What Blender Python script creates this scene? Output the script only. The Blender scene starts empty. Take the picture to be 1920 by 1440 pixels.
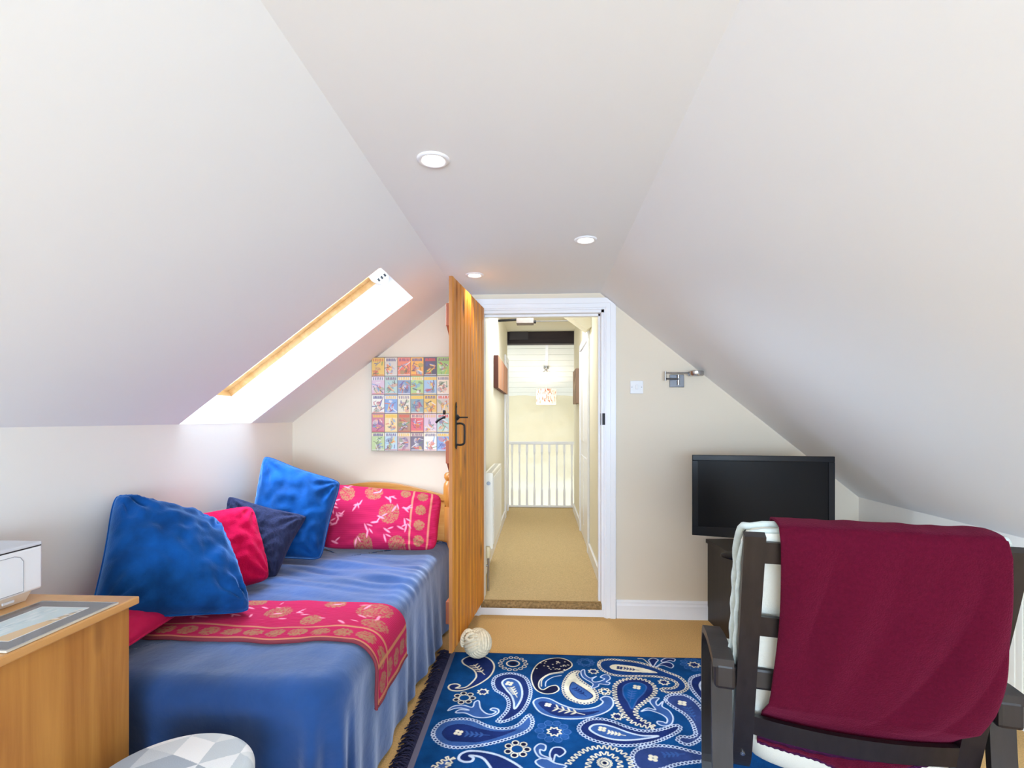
import bpy, bmesh, math, random
import numpy as np
from mathutils import Vector, Matrix, noise
random.seed(7)
scene = bpy.context.scene
PI = math.pi

# ------------------------------------------------------------------ camera
EYE = 1.33
YAW = math.radians(3.16)
cam_d = bpy.data.cameras.new('camera'); cam = bpy.data.objects.new('camera', cam_d)
scene.collection.objects.link(cam); scene.camera = cam
cam_d.lens = 18.0; cam_d.sensor_width = 36.0; cam_d.clip_start = 0.05
cam_d.shift_y = -64 / 1920.0 * -1
cam.location = (0, 0, EYE); cam.rotation_euler = (PI / 2, 0, YAW)
HOR = 720 + 64
SN, CS = math.sin(YAW), math.cos(YAW)

def pt(px, py, t=None, z=None, Y=None, X=None):
    """a measured point of the photograph as a place in the room"""
    u = (px - 960) / 960.0; v = (HOR - py) / 960.0
    if z is not None: t = (z - EYE) / v
    if Y is not None: t = Y / (CS + u * SN)
    if X is not None: t = X / (-SN + u * CS)
    return Vector((t * (-SN + u * CS), t * (CS + u * SN), EYE + v * t))

# ------------------------------------------------------------------ view, world, lights
scene.view_settings.view_transform = 'Standard'
scene.view_settings.look = 'None'
scene.view_settings.exposure = 0.66
scene.view_settings.gamma = 1.0
scene.view_settings.use_curve_mapping = False
try:
    scene.cycles.max_bounces = 10; scene.cycles.diffuse_bounces = 6
    scene.cycles.use_denoising = True
    scene.cycles.sample_clamp_indirect = 4.0
except Exception: pass

world = bpy.data.worlds.new('world'); scene.world = world; world.use_nodes = True
bg = world.node_tree.nodes['Background']
bg.inputs[0].default_value = (0.78, 0.92, 1.12, 1); bg.inputs[1].default_value = 1.6

def area(name, loc, target, sx, sy, power, col=(1, 1, 1), spread=PI):
    l = bpy.data.lights.new(name, 'AREA'); l.shape = 'RECTANGLE'; l.size = sx; l.size_y = sy
    l.energy = power; l.color = col; l.spread = spread
    o = bpy.data.objects.new(name, l); scene.collection.objects.link(o); o.location = loc
    d = Vector(target) - Vector(loc); o.rotation_euler = d.to_track_quat('-Z', 'Y').to_euler()
    return o
def spot(name, loc, power, col, ang=100, blend=.6, r=.03, target=None):
    l = bpy.data.lights.new(name, 'SPOT'); l.energy = power; l.color = col; l.spot_size = math.radians(ang)
    l.spot_blend = blend; l.shadow_soft_size = r
    o = bpy.data.objects.new(name, l); scene.collection.objects.link(o); o.location = loc
    if target: o.rotation_euler = (Vector(target) - Vector(loc)).to_track_quat('-Z', 'Y').to_euler()
    return o
# daylight through the skylight and at the landing; the other areas are added, unseen fill
area('skylight_daylight', (-1.75, 2.64, 2.12), (-1.15, 2.64, 1.30), .60, 1.05, 56, (.74, .95, 1.18))
area('rear_window_fill', (0.2, -3.68, 1.1), (0.2, -2.2, 2.3), 2.6, 1.5, 158, (.72, .965, 1.22))  # fill at an assumed, unseen window, tilted up to brighten the ceiling
area('roof_slope_fill', (1.18, -1.0, 1.50), (-.2, 1.6, 1.2), .9, .6, 4, (.80, .95, 1.10))  # added fill just below the right slope, which has no opening here
area('landing_window_daylight', (-1.0, 7.3, 1.6), (0.3, 7.4, 1.0), .7, 1.0, 5, (.9, .97, 1.05))
area('corridor_fill', (0.0, 4.9, 2.44), (0.0, 4.95, 0), .6, .9, 14, (.88, .97, 1.08))  # added fill under the closed ceiling, brightens the corridor

# ------------------------------------------------------------------ helpers
C = scene.collection
def lin(c):
    def f(x):
        x /= 255.0
        return x / 12.92 if x <= .04045 else ((x + .055) / 1.055) ** 2.4
    return (f(c[0]), f(c[1]), f(c[2]))
MATS = {}
def mat(name, col, rough=.6, metal=0, spec=.5, noise_amt=0, noise_scale=20, bump=0, bump_scale=80, sheen=0, sheen_tint=None, sheen_rough=.4,
        coat=0, attr=None, stretch=None, emit=None, col2=None):
    if name in MATS: return MATS[name]
    m = bpy.data.materials.new(name); m.use_nodes = True; nt = m.node_tree; b = nt.nodes['Principled BSDF']
    c = lin(col)
    b.inputs['Base Color'].default_value = (*c, 1); b.inputs['Roughness'].default_value = rough; b.inputs['Metallic'].default_value = metal
    b.inputs['Specular IOR Level'].default_value = spec
    if coat: b.inputs['Coat Weight'].default_value = coat; b.inputs['Coat Roughness'].default_value = .1
    if sheen:
        b.inputs['Sheen Weight'].default_value = sheen; b.inputs['Sheen Roughness'].default_value = sheen_rough
        b.inputs['Sheen Tint'].default_value = (*(lin(sheen_tint) if sheen_tint else c), 1)
    tc = nt.nodes.new('ShaderNodeTexCoord')
    src = tc.outputs['Object']
    if stretch:
        mp = nt.nodes.new('ShaderNodeMapping'); mp.inputs['Scale'].default_value = stretch
        nt.links.new(src, mp.inputs[0]); src = mp.outputs[0]
    if attr:
        a = nt.nodes.new('ShaderNodeAttribute'); a.attribute_name = attr
        base = a.outputs['Color']
    else: base = None
    if noise_amt or col2:
        n = nt.nodes.new('ShaderNodeTexNoise'); n.inputs['Scale'].default_value = noise_scale; n.inputs['Detail'].default_value = 5
        nt.links.new(src, n.inputs['Vector'])
        mx = nt.nodes.new('ShaderNodeMix'); mx.data_type = 'RGBA'
        r = nt.nodes.new('ShaderNodeMapRange'); r.inputs['From Min'].default_value = .3; r.inputs['From Max'].default_value = .7
        nt.links.new(n.outputs['Fac'], r.inputs['Value']); nt.links.new(r.outputs[0], mx.inputs['Factor'])
        if base is not None:
            mul = nt.nodes.new('ShaderNodeMix'); mul.data_type = 'RGBA'; mul.blend_type = 'MULTIPLY'; mul.inputs['Factor'].default_value = 1
            mx.inputs['A'].default_value = (1 - noise_amt,) * 3 + (1,); mx.inputs['B'].default_value = (1 + noise_amt,) * 3 + (1,)
            nt.links.new(base, mul.inputs['A']); nt.links.new(mx.outputs['Result'], mul.inputs['B']); out = mul.outputs['Result']
        else:
            if col2: c2 = lin(col2); ca = c
            else: ca = tuple(x * (1 - noise_amt) for x in c); c2 = tuple(min(1, x * (1 + noise_amt)) for x in c)
            mx.inputs['A'].default_value = (*ca, 1); mx.inputs['B'].default_value = (*c2, 1); out = mx.outputs['Result']
        nt.links.new(out, b.inputs['Base Color'])
    elif base is not None: nt.links.new(base, b.inputs['Base Color'])
    if bump:
        n = nt.nodes.new('ShaderNodeTexNoise'); n.inputs['Scale'].default_value = bump_scale; n.inputs['Detail'].default_value = 4
        nt.links.new(src, n.inputs['Vector'])
        bp = nt.nodes.new('ShaderNodeBump'); bp.inputs['Strength'].default_value = bump; bp.inputs['Distance'].default_value = .01
        nt.links.new(n.outputs['Fac'], bp.inputs['Height']); nt.links.new(bp.outputs[0], b.inputs['Normal'])
    if emit:
        b.inputs['Emission Color'].default_value = (*lin(emit[0]), 1); b.inputs['Emission Strength'].default_value = emit[1]
    MATS[name] = m; return m

def wood(name, c1, c2, knot=None, axis=2, scale=3.0, rough=.45, coat=.0, grain=9.0):
    """procedural wood: streaks along one axis, with knots"""
    if name in MATS: return MATS[name]
    m = bpy.data.materials.new(name); m.use_nodes = True; nt = m.node_tree; b = nt.nodes['Principled BSDF']
    b.inputs['Roughness'].default_value = rough; b.inputs['Coat Weight'].default_value = coat
    tc = nt.nodes.new('ShaderNodeTexCoord'); mp = nt.nodes.new('ShaderNodeMapping')
    s = [grain, grain, grain]; s[axis] = grain * .06
    mp.inputs['Scale'].default_value = s; nt.links.new(tc.outputs['Object'], mp.inputs[0])
    n = nt.nodes.new('ShaderNodeTexNoise'); n.inputs['Scale'].default_value = scale; n.inputs['Detail'].default_value = 8; n.inputs['Roughness'].default_value = .6
    n.inputs['Distortion'].default_value = .4
    nt.links.new(mp.outputs[0], n.inputs['Vector'])
    rp = nt.nodes.new('ShaderNodeValToRGB'); rp.color_ramp.elements[0].position = .32; rp.color_ramp.elements[1].position = .68
    rp.color_ramp.elements[0].color = (*lin(c1), 1); rp.color_ramp.elements[1].color = (*lin(c2), 1)
    nt.links.new(n.outputs['Fac'], rp.inputs[0]); out = rp.outputs[0]
    if knot:
        mp2 = nt.nodes.new('ShaderNodeMapping'); s2 = [1, 1, 1]; s2[axis] = .38; mp2.inputs['Scale'].default_value = s2
        nt.links.new(tc.outputs['Object'], mp2.inputs[0])
        v = nt.nodes.new('ShaderNodeTexVoronoi'); v.inputs['Scale'].default_value = 6.5; nt.links.new(mp2.outputs[0], v.inputs['Vector'])
        r = nt.nodes.new('ShaderNodeValToRGB'); r.color_ramp.elements[0].position = .06; r.color_ramp.elements[1].position = .21
        r.color_ramp.elements[0].color = (1, 1, 1, 1); r.color_ramp.elements[1].color = (0, 0, 0, 1)
        nt.links.new(v.outputs['Distance'], r.inputs[0])
        mx = nt.nodes.new('ShaderNodeMix'); mx.data_type = 'RGBA'; nt.links.new(r.outputs[0], mx.inputs['Factor'])
        nt.links.new(out, mx.inputs['A']); mx.inputs['B'].default_value = (*lin(knot), 1); out = mx.outputs['Result']
    nt.links.new(out, b.inputs['Base Color'])
    MATS[name] = m; return m

def glass_mat(name):
    m = bpy.data.materials.new(name); m.use_nodes = True; nt = m.node_tree
    nt.nodes.remove(nt.nodes['Principled BSDF']); out = nt.nodes['Material Output']
    t = nt.nodes.new('ShaderNodeBsdfTransparent'); g = nt.nodes.new('ShaderNodeBsdfGlossy'); g.inputs['Roughness'].default_value = .02
    mx = nt.nodes.new('ShaderNodeMixShader'); f = nt.nodes.new('ShaderNodeFresnel'); f.inputs[0].default_value = 1.3
    nt.links.new(f.outputs[0], mx.inputs[0]); nt.links.new(t.outputs[0], mx.inputs[1]); nt.links.new(g.outputs[0], mx.inputs[2])
    nt.links.new(mx.outputs[0], out.inputs[0]); return m

# --- shapes into a bmesh
def NB(): return bmesh.new()
def box(bm, x0, x1, y0, y1, z0, z1, M=None, bev=0):
    r = bmesh.ops.create_cube(bm, size=1)
    vs = r['verts']
    for v in vs: v.co = Vector(((x0 + x1) / 2 + v.co.x * (x1 - x0), (y0 + y1) / 2 + v.co.y * (y1 - y0), (z0 + z1) / 2 + v.co.z * (z1 - z0)))
    if bev:
        es = list({e for v in vs for e in v.link_edges})
        r2 = bmesh.ops.bevel(bm, geom=es, offset=bev, segments=2, affect='EDGES', profile=.5)
        vs = list({v for f in r2['faces'] for v in f.verts} | {v for v in vs if v.is_valid})
    if M is not None:
        for v in vs:
            if v.is_valid: v.co = M @ v.co
    return vs
def prism(bm, poly, axis, a, b, M=None):
    """polygon in the two other axes, extruded along axis from a to b"""
    def mk(p, w):
        if axis == 'y': v = Vector((p[0], w, p[1]))
        elif axis == 'x': v = Vector((w, p[0], p[1]))
        else: v = Vector((p[0], p[1], w))
        return M @ v if M is not None else v
    A = [bm.verts.new(mk(p, a)) for p in poly]; B = [bm.verts.new(mk(p, b)) for p in poly]
    n = len(poly); bm.faces.new(A); bm.faces.new(B[::-1])
    for i in range(n): bm.faces.new((A[i], B[i], B[(i + 1) % n], A[(i + 1) % n]))
    return A + B
def tube(bm, pts, r, seg=10, cap=True, closed=False):
    pts = [Vector(p) for p in pts]; n = len(pts); rings = []
    up = Vector((0, 0, 1)); prev = None
    for i, p in enumerate(pts):
        a = pts[(i - 1) % n] if (closed or i > 0) else p; c = pts[(i + 1) % n] if (closed or i < n - 1) else p
        d = (c - a).normalized()
        if prev is None:
            s = d.cross(up)
            if s.length < .01: s = d.cross(Vector((1, 0, 0)))
            s.normalize()
        else:
            s = prev - d * prev.dot(d); s.normalize()
        prev = s; w = d.cross(s)
        rr = r[i] if isinstance(r, (list, tuple)) else r
        rings.append([bm.verts.new(p + (s * math.cos(2 * PI * k / seg) + w * math.sin(2 * PI * k / seg)) * rr) for k in range(seg)])
    m = n if closed else n - 1
    for i in range(m):
        A = rings[i]; B = rings[(i + 1) % n]
        for k in range(seg): bm.faces.new((A[k], A[(k + 1) % seg], B[(k + 1) % seg], B[k]))
    if cap and not closed: bm.faces.new(rings[0][::-1]); bm.faces.new(rings[-1])
def lathe(bm, prof, seg=32, M=None, cap=True):
    rings = []
    for r, z in prof:
        ring = []
        for k in range(seg):
            a = 2 * PI * k / seg; v = Vector((r * math.cos(a), r * math.sin(a), z))
            ring.append(bm.verts.new(M @ v if M is not None else v))
        rings.append(ring)
    for i in range(len(rings) - 1):
        for k in range(seg): bm.faces.new((rings[i][k], rings[i][(k + 1) % seg], rings[i + 1][(k + 1) % seg], rings[i + 1][k]))
    if cap: bm.faces.new(rings[0][::-1]); bm.faces.new(rings[-1])
def ribbon(bm, path, w, th, M=None, w0=0.0):
    """a bent board: path in (y, z), width w along x centred at w0, thickness th"""
    n = len(path); P = [Vector((0, p[0], p[1])) for p in path]; R = []
    for i in range(n):
        a = P[max(0, i - 1)]; b = P[min(n - 1, i + 1)]; d = (b - a).normalized(); nn = Vector((0, -d.z, d.y))
        q = []
        for sx, sn in ((-1, -1), (1, -1), (1, 1), (-1, 1)):
            v = P[i] + Vector((w0 + sx * w / 2, 0, 0)) + nn * sn * th / 2
            q.append(bm.verts.new(M @ v if M is not None else v))
        R.append(q)
    for i in range(n - 1):
        for k in range(4): bm.faces.new((R[i][k], R[i][(k + 1) % 4], R[i + 1][(k + 1) % 4], R[i + 1][k]))
    bm.faces.new(R[0][::-1]); bm.faces.new(R[-1])
def spl(pts, n=8, closed=False):
    """Catmull-Rom"""
    P = [np.array(p, float) for p in pts]; out = []; N = len(P)
    for i in range(N if closed else N - 1):
        if closed: a, b, c, d = P[(i - 1) % N], P[i], P[(i + 1) % N], P[(i + 2) % N]
        else: a, b, c, d = P[max(0, i - 1)], P[i], P[i + 1], P[min(N - 1, i + 2)]
        for k in range(n):
            t = k / n
            out.append(.5 * ((2 * b) + (c - a) * t + (2 * a - 5 * b + 4 * c - d) * t * t + (3 * b - a - 3 * c + d) * t ** 3))
    if not closed: out.append(P[-1])
    return [tuple(o) for o in out]

XF = {}
def link(name, bm, m, parent=None, base=None, smooth=False, angle=35, local=False):
    """bmesh in room coordinates (or in its parent's when local) -> one object"""
    me = bpy.data.meshes.new(name)
    bmesh.ops.recalc_face_normals(bm, faces=bm.faces)
    if parent is not None and not local: bm.transform(XF[parent.name].inverted())
    elif parent is None and base is not None and not local: bm.transform(Matrix.Translation(-Vector(base)))
    bm.to_mesh(me); bm.free()
    if smooth:
        me.polygons.foreach_set('use_smooth', [True] * len(me.polygons))
        if angle < 180:
            try: me.set_sharp_from_angle(angle=math.radians(angle))
            except Exception: pass
    for mm in (m if isinstance(m, (list, tuple)) else [m]): me.materials.append(mm)
    o = bpy.data.objects.new(name, me); C.objects.link(o)
    if parent is not None:
        o.parent = parent; XF[o.name] = XF[parent.name].copy()
    elif base is not None: o.location = base; XF[o.name] = Matrix.Translation(Vector(base))
    else: XF[o.name] = Matrix.Identity(4)
    return o
def thing(name, label, cat, loc, rz=0, group=None):
    o = bpy.data.objects.new(name, None); C.objects.link(o); o.location = loc; o.rotation_euler = (0, 0, rz); o.empty_display_size = .1
    o['label'] = label; o['category'] = cat
    if group: o['group'] = group
    XF[o.name] = Matrix.Translation(Vector(loc)) @ Matrix.Rotation(rz, 4, 'Z'); return o
def tag(o, label, cat, group=None, kind=None):
    o['label'] = label; o['category'] = cat
    if group: o['group'] = group
    if kind: o['kind'] = kind
    return o
def struct(name, bm, m, **k):
    o = link(name, bm, m, **k); o['kind'] = 'structure'; return o

# --- painted grids: a woven or printed pattern as a colour attribute of the cloth's own mesh
class Paint:
    def __init__(s, w, h, nx, ny, bgc):
        s.xs = np.linspace(0, w, nx); s.ys = np.linspace(0, h, ny); s.X, s.Y = np.meshgrid(s.xs, s.ys)
        s.a = np.zeros((ny, nx, 3)); s.a[:] = lin(bgc); s.res = max(w / (nx - 1), h / (ny - 1))
    def win(s, P, m):
        P = np.asarray(P, float); x0, y0 = P.min(0) - m; x1, y1 = P.max(0) + m
        i0, i1 = np.searchsorted(s.xs, [x0, x1]); j0, j1 = np.searchsorted(s.ys, [y0, y1])
        return slice(j0, j1), slice(i0, i1)
    def put(s, w, al, c):
        al = al[..., None]; s.a[w] = s.a[w] * (1 - al) + np.array(lin(c)) * al
    def fill(s, P, c, al=1.0):
        w = s.win(P, 0); X, Y = s.X[w], s.Y[w]
        if X.size == 0: return
        ins = np.zeros(X.shape, bool); n = len(P)
        for i in range(n):
            x1, y1 = P[i][:2]; x2, y2 = P[(i + 1) % n][:2]
            if y1 == y2: continue
            cnd = ((y1 > Y) != (y2 > Y)) & (X < (x2 - x1) * (Y - y1) / (y2 - y1) + x1); ins ^= cnd
        s.put(w, ins.astype(float) * al, c)
    def line(s, P, wd, c, closed=False, al=1.0):
        P = [tuple(p[:2]) for p in P]
        if closed: P = P + [P[0]]
        for a, b in zip(P[:-1], P[1:]):
            w = s.win([a, b], wd + s.res); X, Y = s.X[w], s.Y[w]
            if X.size == 0: continue
            dx, dy = b[0] - a[0], b[1] - a[1]; L = dx * dx + dy * dy + 1e-12
            t = np.clip(((X - a[0]) * dx + (Y - a[1]) * dy) / L, 0, 1)
            d = np.hypot(X - a[0] - t * dx, Y - a[1] - t * dy)
            s.put(w, np.clip((wd / 2 + s.res * .5 - d) / s.res, 0, 1) * al, c)
    def ring(s, c0, r, wd, c, al=1.0):
        w = s.win([c0], r + wd + s.res); X, Y = s.X[w], s.Y[w]
        if X.size == 0: return
        d = np.abs(np.hypot(X - c0[0], Y - c0[1]) - r)
        s.put(w, np.clip((wd / 2 + s.res * .5 - d) / s.res, 0, 1) * al, c)
    def disc(s, c0, r, c, al=1.0, ry=None, ang=0):
        ry = ry or r; w = s.win([c0], max(r, ry) + s.res); X, Y = s.X[w], s.Y[w]
        if X.size == 0: return
        ca, sa = math.cos(ang), math.sin(ang); dx, dy = X - c0[0], Y - c0[1]
        u, v = dx * ca + dy * sa, -dx * sa + dy * ca
        d = (np.hypot(u / r, v / ry) - 1) * min(r, ry)
        s.put(w, np.clip(.5 - d / s.res, 0, 1) * al, c)
    def walk(s, P, step, closed=True):
        P = [tuple(p[:2]) for p in P]
        if closed: P = P + [P[0]]
        out = []; acc = 0.0
        for a, b in zip(P[:-1], P[1:]):
            L = math.hypot(b[0] - a[0], b[1] - a[1])
            if L < 1e-9: continue
            while acc <= L:
                t = acc / L; out.append((a[0] + (b[0] - a[0]) * t, a[1] + (b[1] - a[1]) * t, (b[0] - a[0]) / L, (b[1] - a[1]) / L)); acc += step
            acc -= L
        return out
def grid_mesh(f, paint, nx, ny, th=0):
    """mesh from f(i/(nx-1), j/(ny-1)) with the paint's colours"""
    bm = NB(); V = []
    lay = bm.verts.layers.float_color.new('Col')
    for j in range(ny):
        row = []
        for i in range(nx):
            v = bm.verts.new(f(i / (nx - 1), j / (ny - 1)))
            if paint is not None: v[lay] = (*paint.a[j, i], 1)
            row.append(v)
        V.append(row)
    for j in range(ny - 1):
        for i in range(nx - 1): bm.faces.new((V[j][i], V[j][i + 1], V[j + 1][i + 1], V[j + 1][i]))
    return bm, V, lay
def nz(x, y, z=0.0): return noise.noise(Vector((x, y, z)))

# ------------------------------------------------------------------ materials
M_slope = mat('plaster_white', (239, 241, 244), .9, spec=.15, bump=.05, bump_scale=6)
M_end = mat('plaster_cream', (228, 216, 198), .9, spec=.15, bump=.05, bump_scale=6)
M_knee = mat('plaster_knee', (236, 234, 228), .9, spec=.15, bump=.05, bump_scale=6)
M_corr = mat('plaster_yellow_cream', (236, 230, 210), .9, spec=.15)
M_gloss = mat('white_gloss', (238, 238, 242), .35, spec=.4)
M_reveal = mat('white_lining', (244, 246, 248), .8, spec=.1)
M_carpet = mat('tan_carpet', (218, 176, 116), .95, spec=.1, noise_amt=.16, noise_scale=150, bump=.5, bump_scale=260)
M_carpet2 = mat('hall_carpet', (208, 182, 136), .95, spec=.1, noise_amt=.16, noise_scale=150, bump=.5, bump_scale=260)
M_pine = wood('pine_golden', (178, 98, 10), (226, 150, 36), (92, 44, 8), 2, grain=10, rough=.5)
M_pine_red = wood('pine_red', (128, 62, 38), (156, 84, 52), None, 2)
M_edge = wood('pine_edge', (164, 100, 48), (190, 128, 70), None, 2)
M_bedpine = wood('bed_pine', (205, 135, 60), (226, 168, 92), None, 0, rough=.35, coat=.2)
M_bedpost = wood('bed_pine_upright', (200, 122, 50), (222, 152, 72), None, 2, rough=.35, coat=.2)
M_chest = wood('chest_pine', (152, 92, 34), (196, 138, 66), (96, 50, 18), 2, scale=1.9, grain=7, rough=.5)
M_chesttop = wood('chest_top_pine', (196, 142, 82), (212, 162, 102), None, 1, scale=2, grain=6, rough=.35, coat=.2)
M_iron = mat('black_iron', (22, 20, 22), .5, metal=.3)
M_chrome = mat('brushed_chrome', (190, 190, 192), .25, metal=1)
M_steel = mat('satin_plate', (128, 130, 136), .35, metal=.9)
M_plast = mat('white_plastic', (232, 232, 234), .4)
M_black = mat('black_gloss', (10, 13, 22), .25, spec=.3)
M_screen = mat('screen_black', (8, 8, 13), .3, spec=.15)
M_darkwood = wood('black_brown_wood', (20, 15, 17), (33, 26, 28), None, 2, scale=4, grain=14, rough=.42)
M_cab = wood('black_brown_cabinet', (30, 25, 24), (42, 36, 34), None, 2, scale=4, grain=14, rough=.45)
M_cushion = mat('cream_canvas', (226, 222, 210), .9, spec=.1, bump=.25, bump_scale=300)
M_piping = mat('pale_blue_piping', (196, 204, 200), .85, spec=.1, noise_amt=.1, noise_scale=60)
M_throw = mat('burgundy_fleece', (80, 12, 34), .95, spec=.05, noise_amt=.10, noise_scale=120, bump=.4, bump_scale=250, sheen=.25, sheen_tint=(200, 80, 120), sheen_rough=.5)
M_hem = mat('purple_stitching', (66, 24, 60), .9, spec=.05, bump=.4, bump_scale=120)
M_velvet = mat('blue_velvet', (10, 68, 132), .8, spec=.1, noise_amt=.4, noise_scale=9, bump=.15, bump_scale=120, sheen=.9, sheen_tint=(130, 180, 245), sheen_rough=.4)
M_spread = mat('slate_blue_velvet', (24, 58, 108), .8, spec=.1, noise_amt=.4, noise_scale=3, bump=.45, bump_scale=13, sheen=.72, sheen_tint=(214, 226, 255), sheen_rough=.5)
M_red = mat('raspberry_wool', (196, 16, 68), .95, spec=.05, noise_amt=.06, noise_scale=90, bump=.4, bump_scale=200, sheen=.3, sheen_tint=(255, 110, 150))
M_redsilk = mat('raspberry_cotton', (190, 20, 76), .7, spec=.2, sheen=.3, sheen_tint=(255, 130, 170))
M_char = mat('charcoal_chenille', (42, 46, 72), .95, spec=.05, noise_amt=.2, noise_scale=60, bump=.5, bump_scale=150, stretch=(1, 1, .2), sheen=.4, sheen_tint=(130, 135, 170))
M_quilt = mat('pink_quilt', (200, 30, 90), .85, spec=.1, attr='Col', sheen=.2, sheen_tint=(255, 150, 190))
M_rug = mat('rug_wool', (20, 70, 130), .95, spec=.05, attr='Col', noise_amt=.22, noise_scale=14, bump=.4, bump_scale=300)
M_fringe = mat('fringe_navy', (44, 42, 62), .95, spec=.05)
M_rugedge = mat('rug_edge_band', (104, 100, 116), .95, spec=.05)
M_print = mat('printed_canvas', (200, 200, 200), .7, attr='Col')
M_matprint = mat('printed_mat', (200, 200, 200), .18, attr='Col', coat=.6)
M_fabricprint = mat('printed_fabric', (200, 200, 200), .85, attr='Col', spec=.1, bump=.15, bump_scale=300)
M_rope = mat('cream_rope', (222, 206, 178), .9, spec=.1, noise_amt=.12, noise_scale=90)
M_lamp = mat('lamp_glow', (255, 255, 255), .5, emit=((255, 246, 226), 9))
M_beam = wood('dark_beam', (36, 28, 36), (54, 42, 48), None, 0, grain=10, rough=.7)
M_stone = mat('painted_stone', (238, 230, 204), .9, spec=.1, bump=.6, bump_scale=9)
M_rad = mat('radiator_white', (240, 236, 224), .4)
M_grey = mat('printer_grey', (208, 210, 216), .5)
M_dark = mat('dark_slot', (24, 24, 28), .6)
M_glass = glass_mat('window_glass')

# ------------------------------------------------------------------ room shell
XL, XR, YE, YB = -1.71, 2.068, 3.45, -3.6
ZK_L, ZK_R, ZC = 1.30, .816, 2.166
XCL, XCR = -.559, .399
T = .32
bm = NB(); box(bm, -2.3, 2.6, YB - .2, YE + .02, -.12, 0); struct('floor', bm, M_carpet)
bm = NB(); box(bm, XL - .15, XL, YB, YE, 0, ZK_L); struct('wall_left', bm, M_knee)
bm = NB(); box(bm, XR, XR + .15, YB, YE, 0, ZK_R); struct('wall_right', bm, M_knee)
bm = NB(); box(bm, XCL - .02, XCR + .02, YB, YE, ZC, ZC + .1)
struct('ceiling', bm, M_slope)
# slopes
SL = (Vector((XCL - XL, 0, ZC - ZK_L))).normalized(); NL = Vector((-SL.z, 0, SL.x))
LS = (Vector((XCL - XL, 0, ZC - ZK_L))).length
ML = Matrix(((SL.x, 0, NL.x, XL), (0, 1, 0, 0), (SL.z, 0, NL.z, ZK_L), (0, 0, 0, 1)))
SKY0, SKY1 = 2.335, 2.945
sk = (XL + .737) / -1; SKL = (-.737 - XL) / SL.x
D_rev, D_frame = .20, .30
bm = NB()
box(bm, -.0, LS, YB, SKY0, 0, D_rev, ML); box(bm, -.0, LS, SKY1, YE, 0, D_rev, ML); box(bm, SKL, LS, SKY0, SKY1, 0, D_rev, ML)
struct('ceiling_left', bm, M_slope)
# white lining of the skylight shaft
bm = NB(); e = .004
box(bm, 0, SKL, SKY1 - e, SKY1 + .002, .001, D_rev, ML); box(bm, 0, SKL, SKY0 - .002, SKY0 + e, .001, D_rev, ML)
box(bm, SKL - e, SKL + .002, SKY0 + e, SKY1 - e, .001, D_rev, ML); box(bm, -.06, .002, SKY0, SKY1, .0, D_rev, ML)
struct('trim_1', bm, M_reveal)
w1 = thing('window_1', 'skylight', 'window', ML @ Vector((SKL / 2, (SKY0 + SKY1) / 2, D_rev)))
for k in ('label', 'category'): del w1[k]
w1['kind'] = 'structure'
M_velux = wood('pine_lacquer', (212, 166, 104), (232, 196, 140), None, 1, rough=.35)
bm = NB(); fw = .035
for a, b, c, d in ((-.03, SKL + .03, SKY0 - .03, SKY0 + fw - .03), (-.03, SKL + .03, SKY1 - fw + .03, SKY1 + .03)): box(bm, a, b, c, d, D_rev, D_frame, ML)
box(bm, -.03, fw - .03, SKY0, SKY1, D_rev, D_frame, ML); box(bm, SKL - fw + .03, SKL + .03, SKY0, SKY1, D_rev, D_frame, ML)
link('window_frame', bm, M_velux, w1)
bm = NB(); sw = .055; q = .002
box(bm, q, SKL - q, SKY0 + q, SKY0 + sw, D_rev + .035, D_frame - .01, ML); box(bm, q, SKL - q, SKY1 - sw, SKY1 - q, D_rev + .035, D_frame - .01, ML)
box(bm, q, sw, SKY0 + sw, SKY1 - sw, D_rev + .035, D_frame - .01, ML); box(bm, SKL - sw, SKL - q, SKY0 + sw, SKY1 - sw, D_rev + .035, D_frame - .01, ML)
link('window_sash', bm, M_velux, w1)
bm = NB(); box(bm, sw, SKL - sw, SKY0 + sw, SKY1 - sw, D_rev + .06, D_rev + .065, ML); link('window_pane', bm, M_glass, w1)
bm = NB()
pr = [(-.055, .0)] + [(-.055 + .11 * k / 12, -.055 * math.sin(PI * k / 12) - .03) for k in range(13)] + [(.055, 0)]
prism(bm, [(SKL - .075 + x, D_rev + .03 + z) for x, z in pr], 'y', SKY1 - .070, SKY1 - .035, ML); 
o = link('vent_control', bm, M_plast, w1); o['label'] = 'white rounded ventilation catch'
bm = NB()
for k in range(3): box(bm, SKL - .10 + k * .022, SKL - .088 + k * .022, SKY1 - .0715, SKY1 - .07, D_rev - .03, D_rev - .012, ML)
link('catch_slots', bm, M_dark, w1)
# the roof around the skylight outside
SR = (Vector((XCR - XR, 0, ZC - ZK_R))).normalized(); NR = Vector((-SR.z, 0, SR.x)) * -1
LR = (Vector((XCR - XR, 0, ZC - ZK_R))).length
MR = Matrix(((SR.x, 0, -SR.z * -1 if False else SR.z, XR), (0, 1, 0, 0), (SR.z, 0, -SR.x, ZK_R), (0, 0, 0, 1)))
bm = NB(); box(bm, -.1, LR + .0, YB, YE, 0, .15, MR); struct('ceiling_right', bm, M_slope)
# end wall with doorway
DX0, DX1, DZ = -.40, .425, 2.055
bm = NB()
box(bm, -2.0, DX0, YE, YE + .12, 0, 2.6); box(bm, DX1, 2.3, YE, YE + .12, 0, 2.6); box(bm, DX0, DX1, YE, YE + .12, DZ, 2.6); box(bm, DX0, DX1, YE + .02, YE + .12, 0, .088)
struct('wall_back', bm, M_end)
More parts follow.
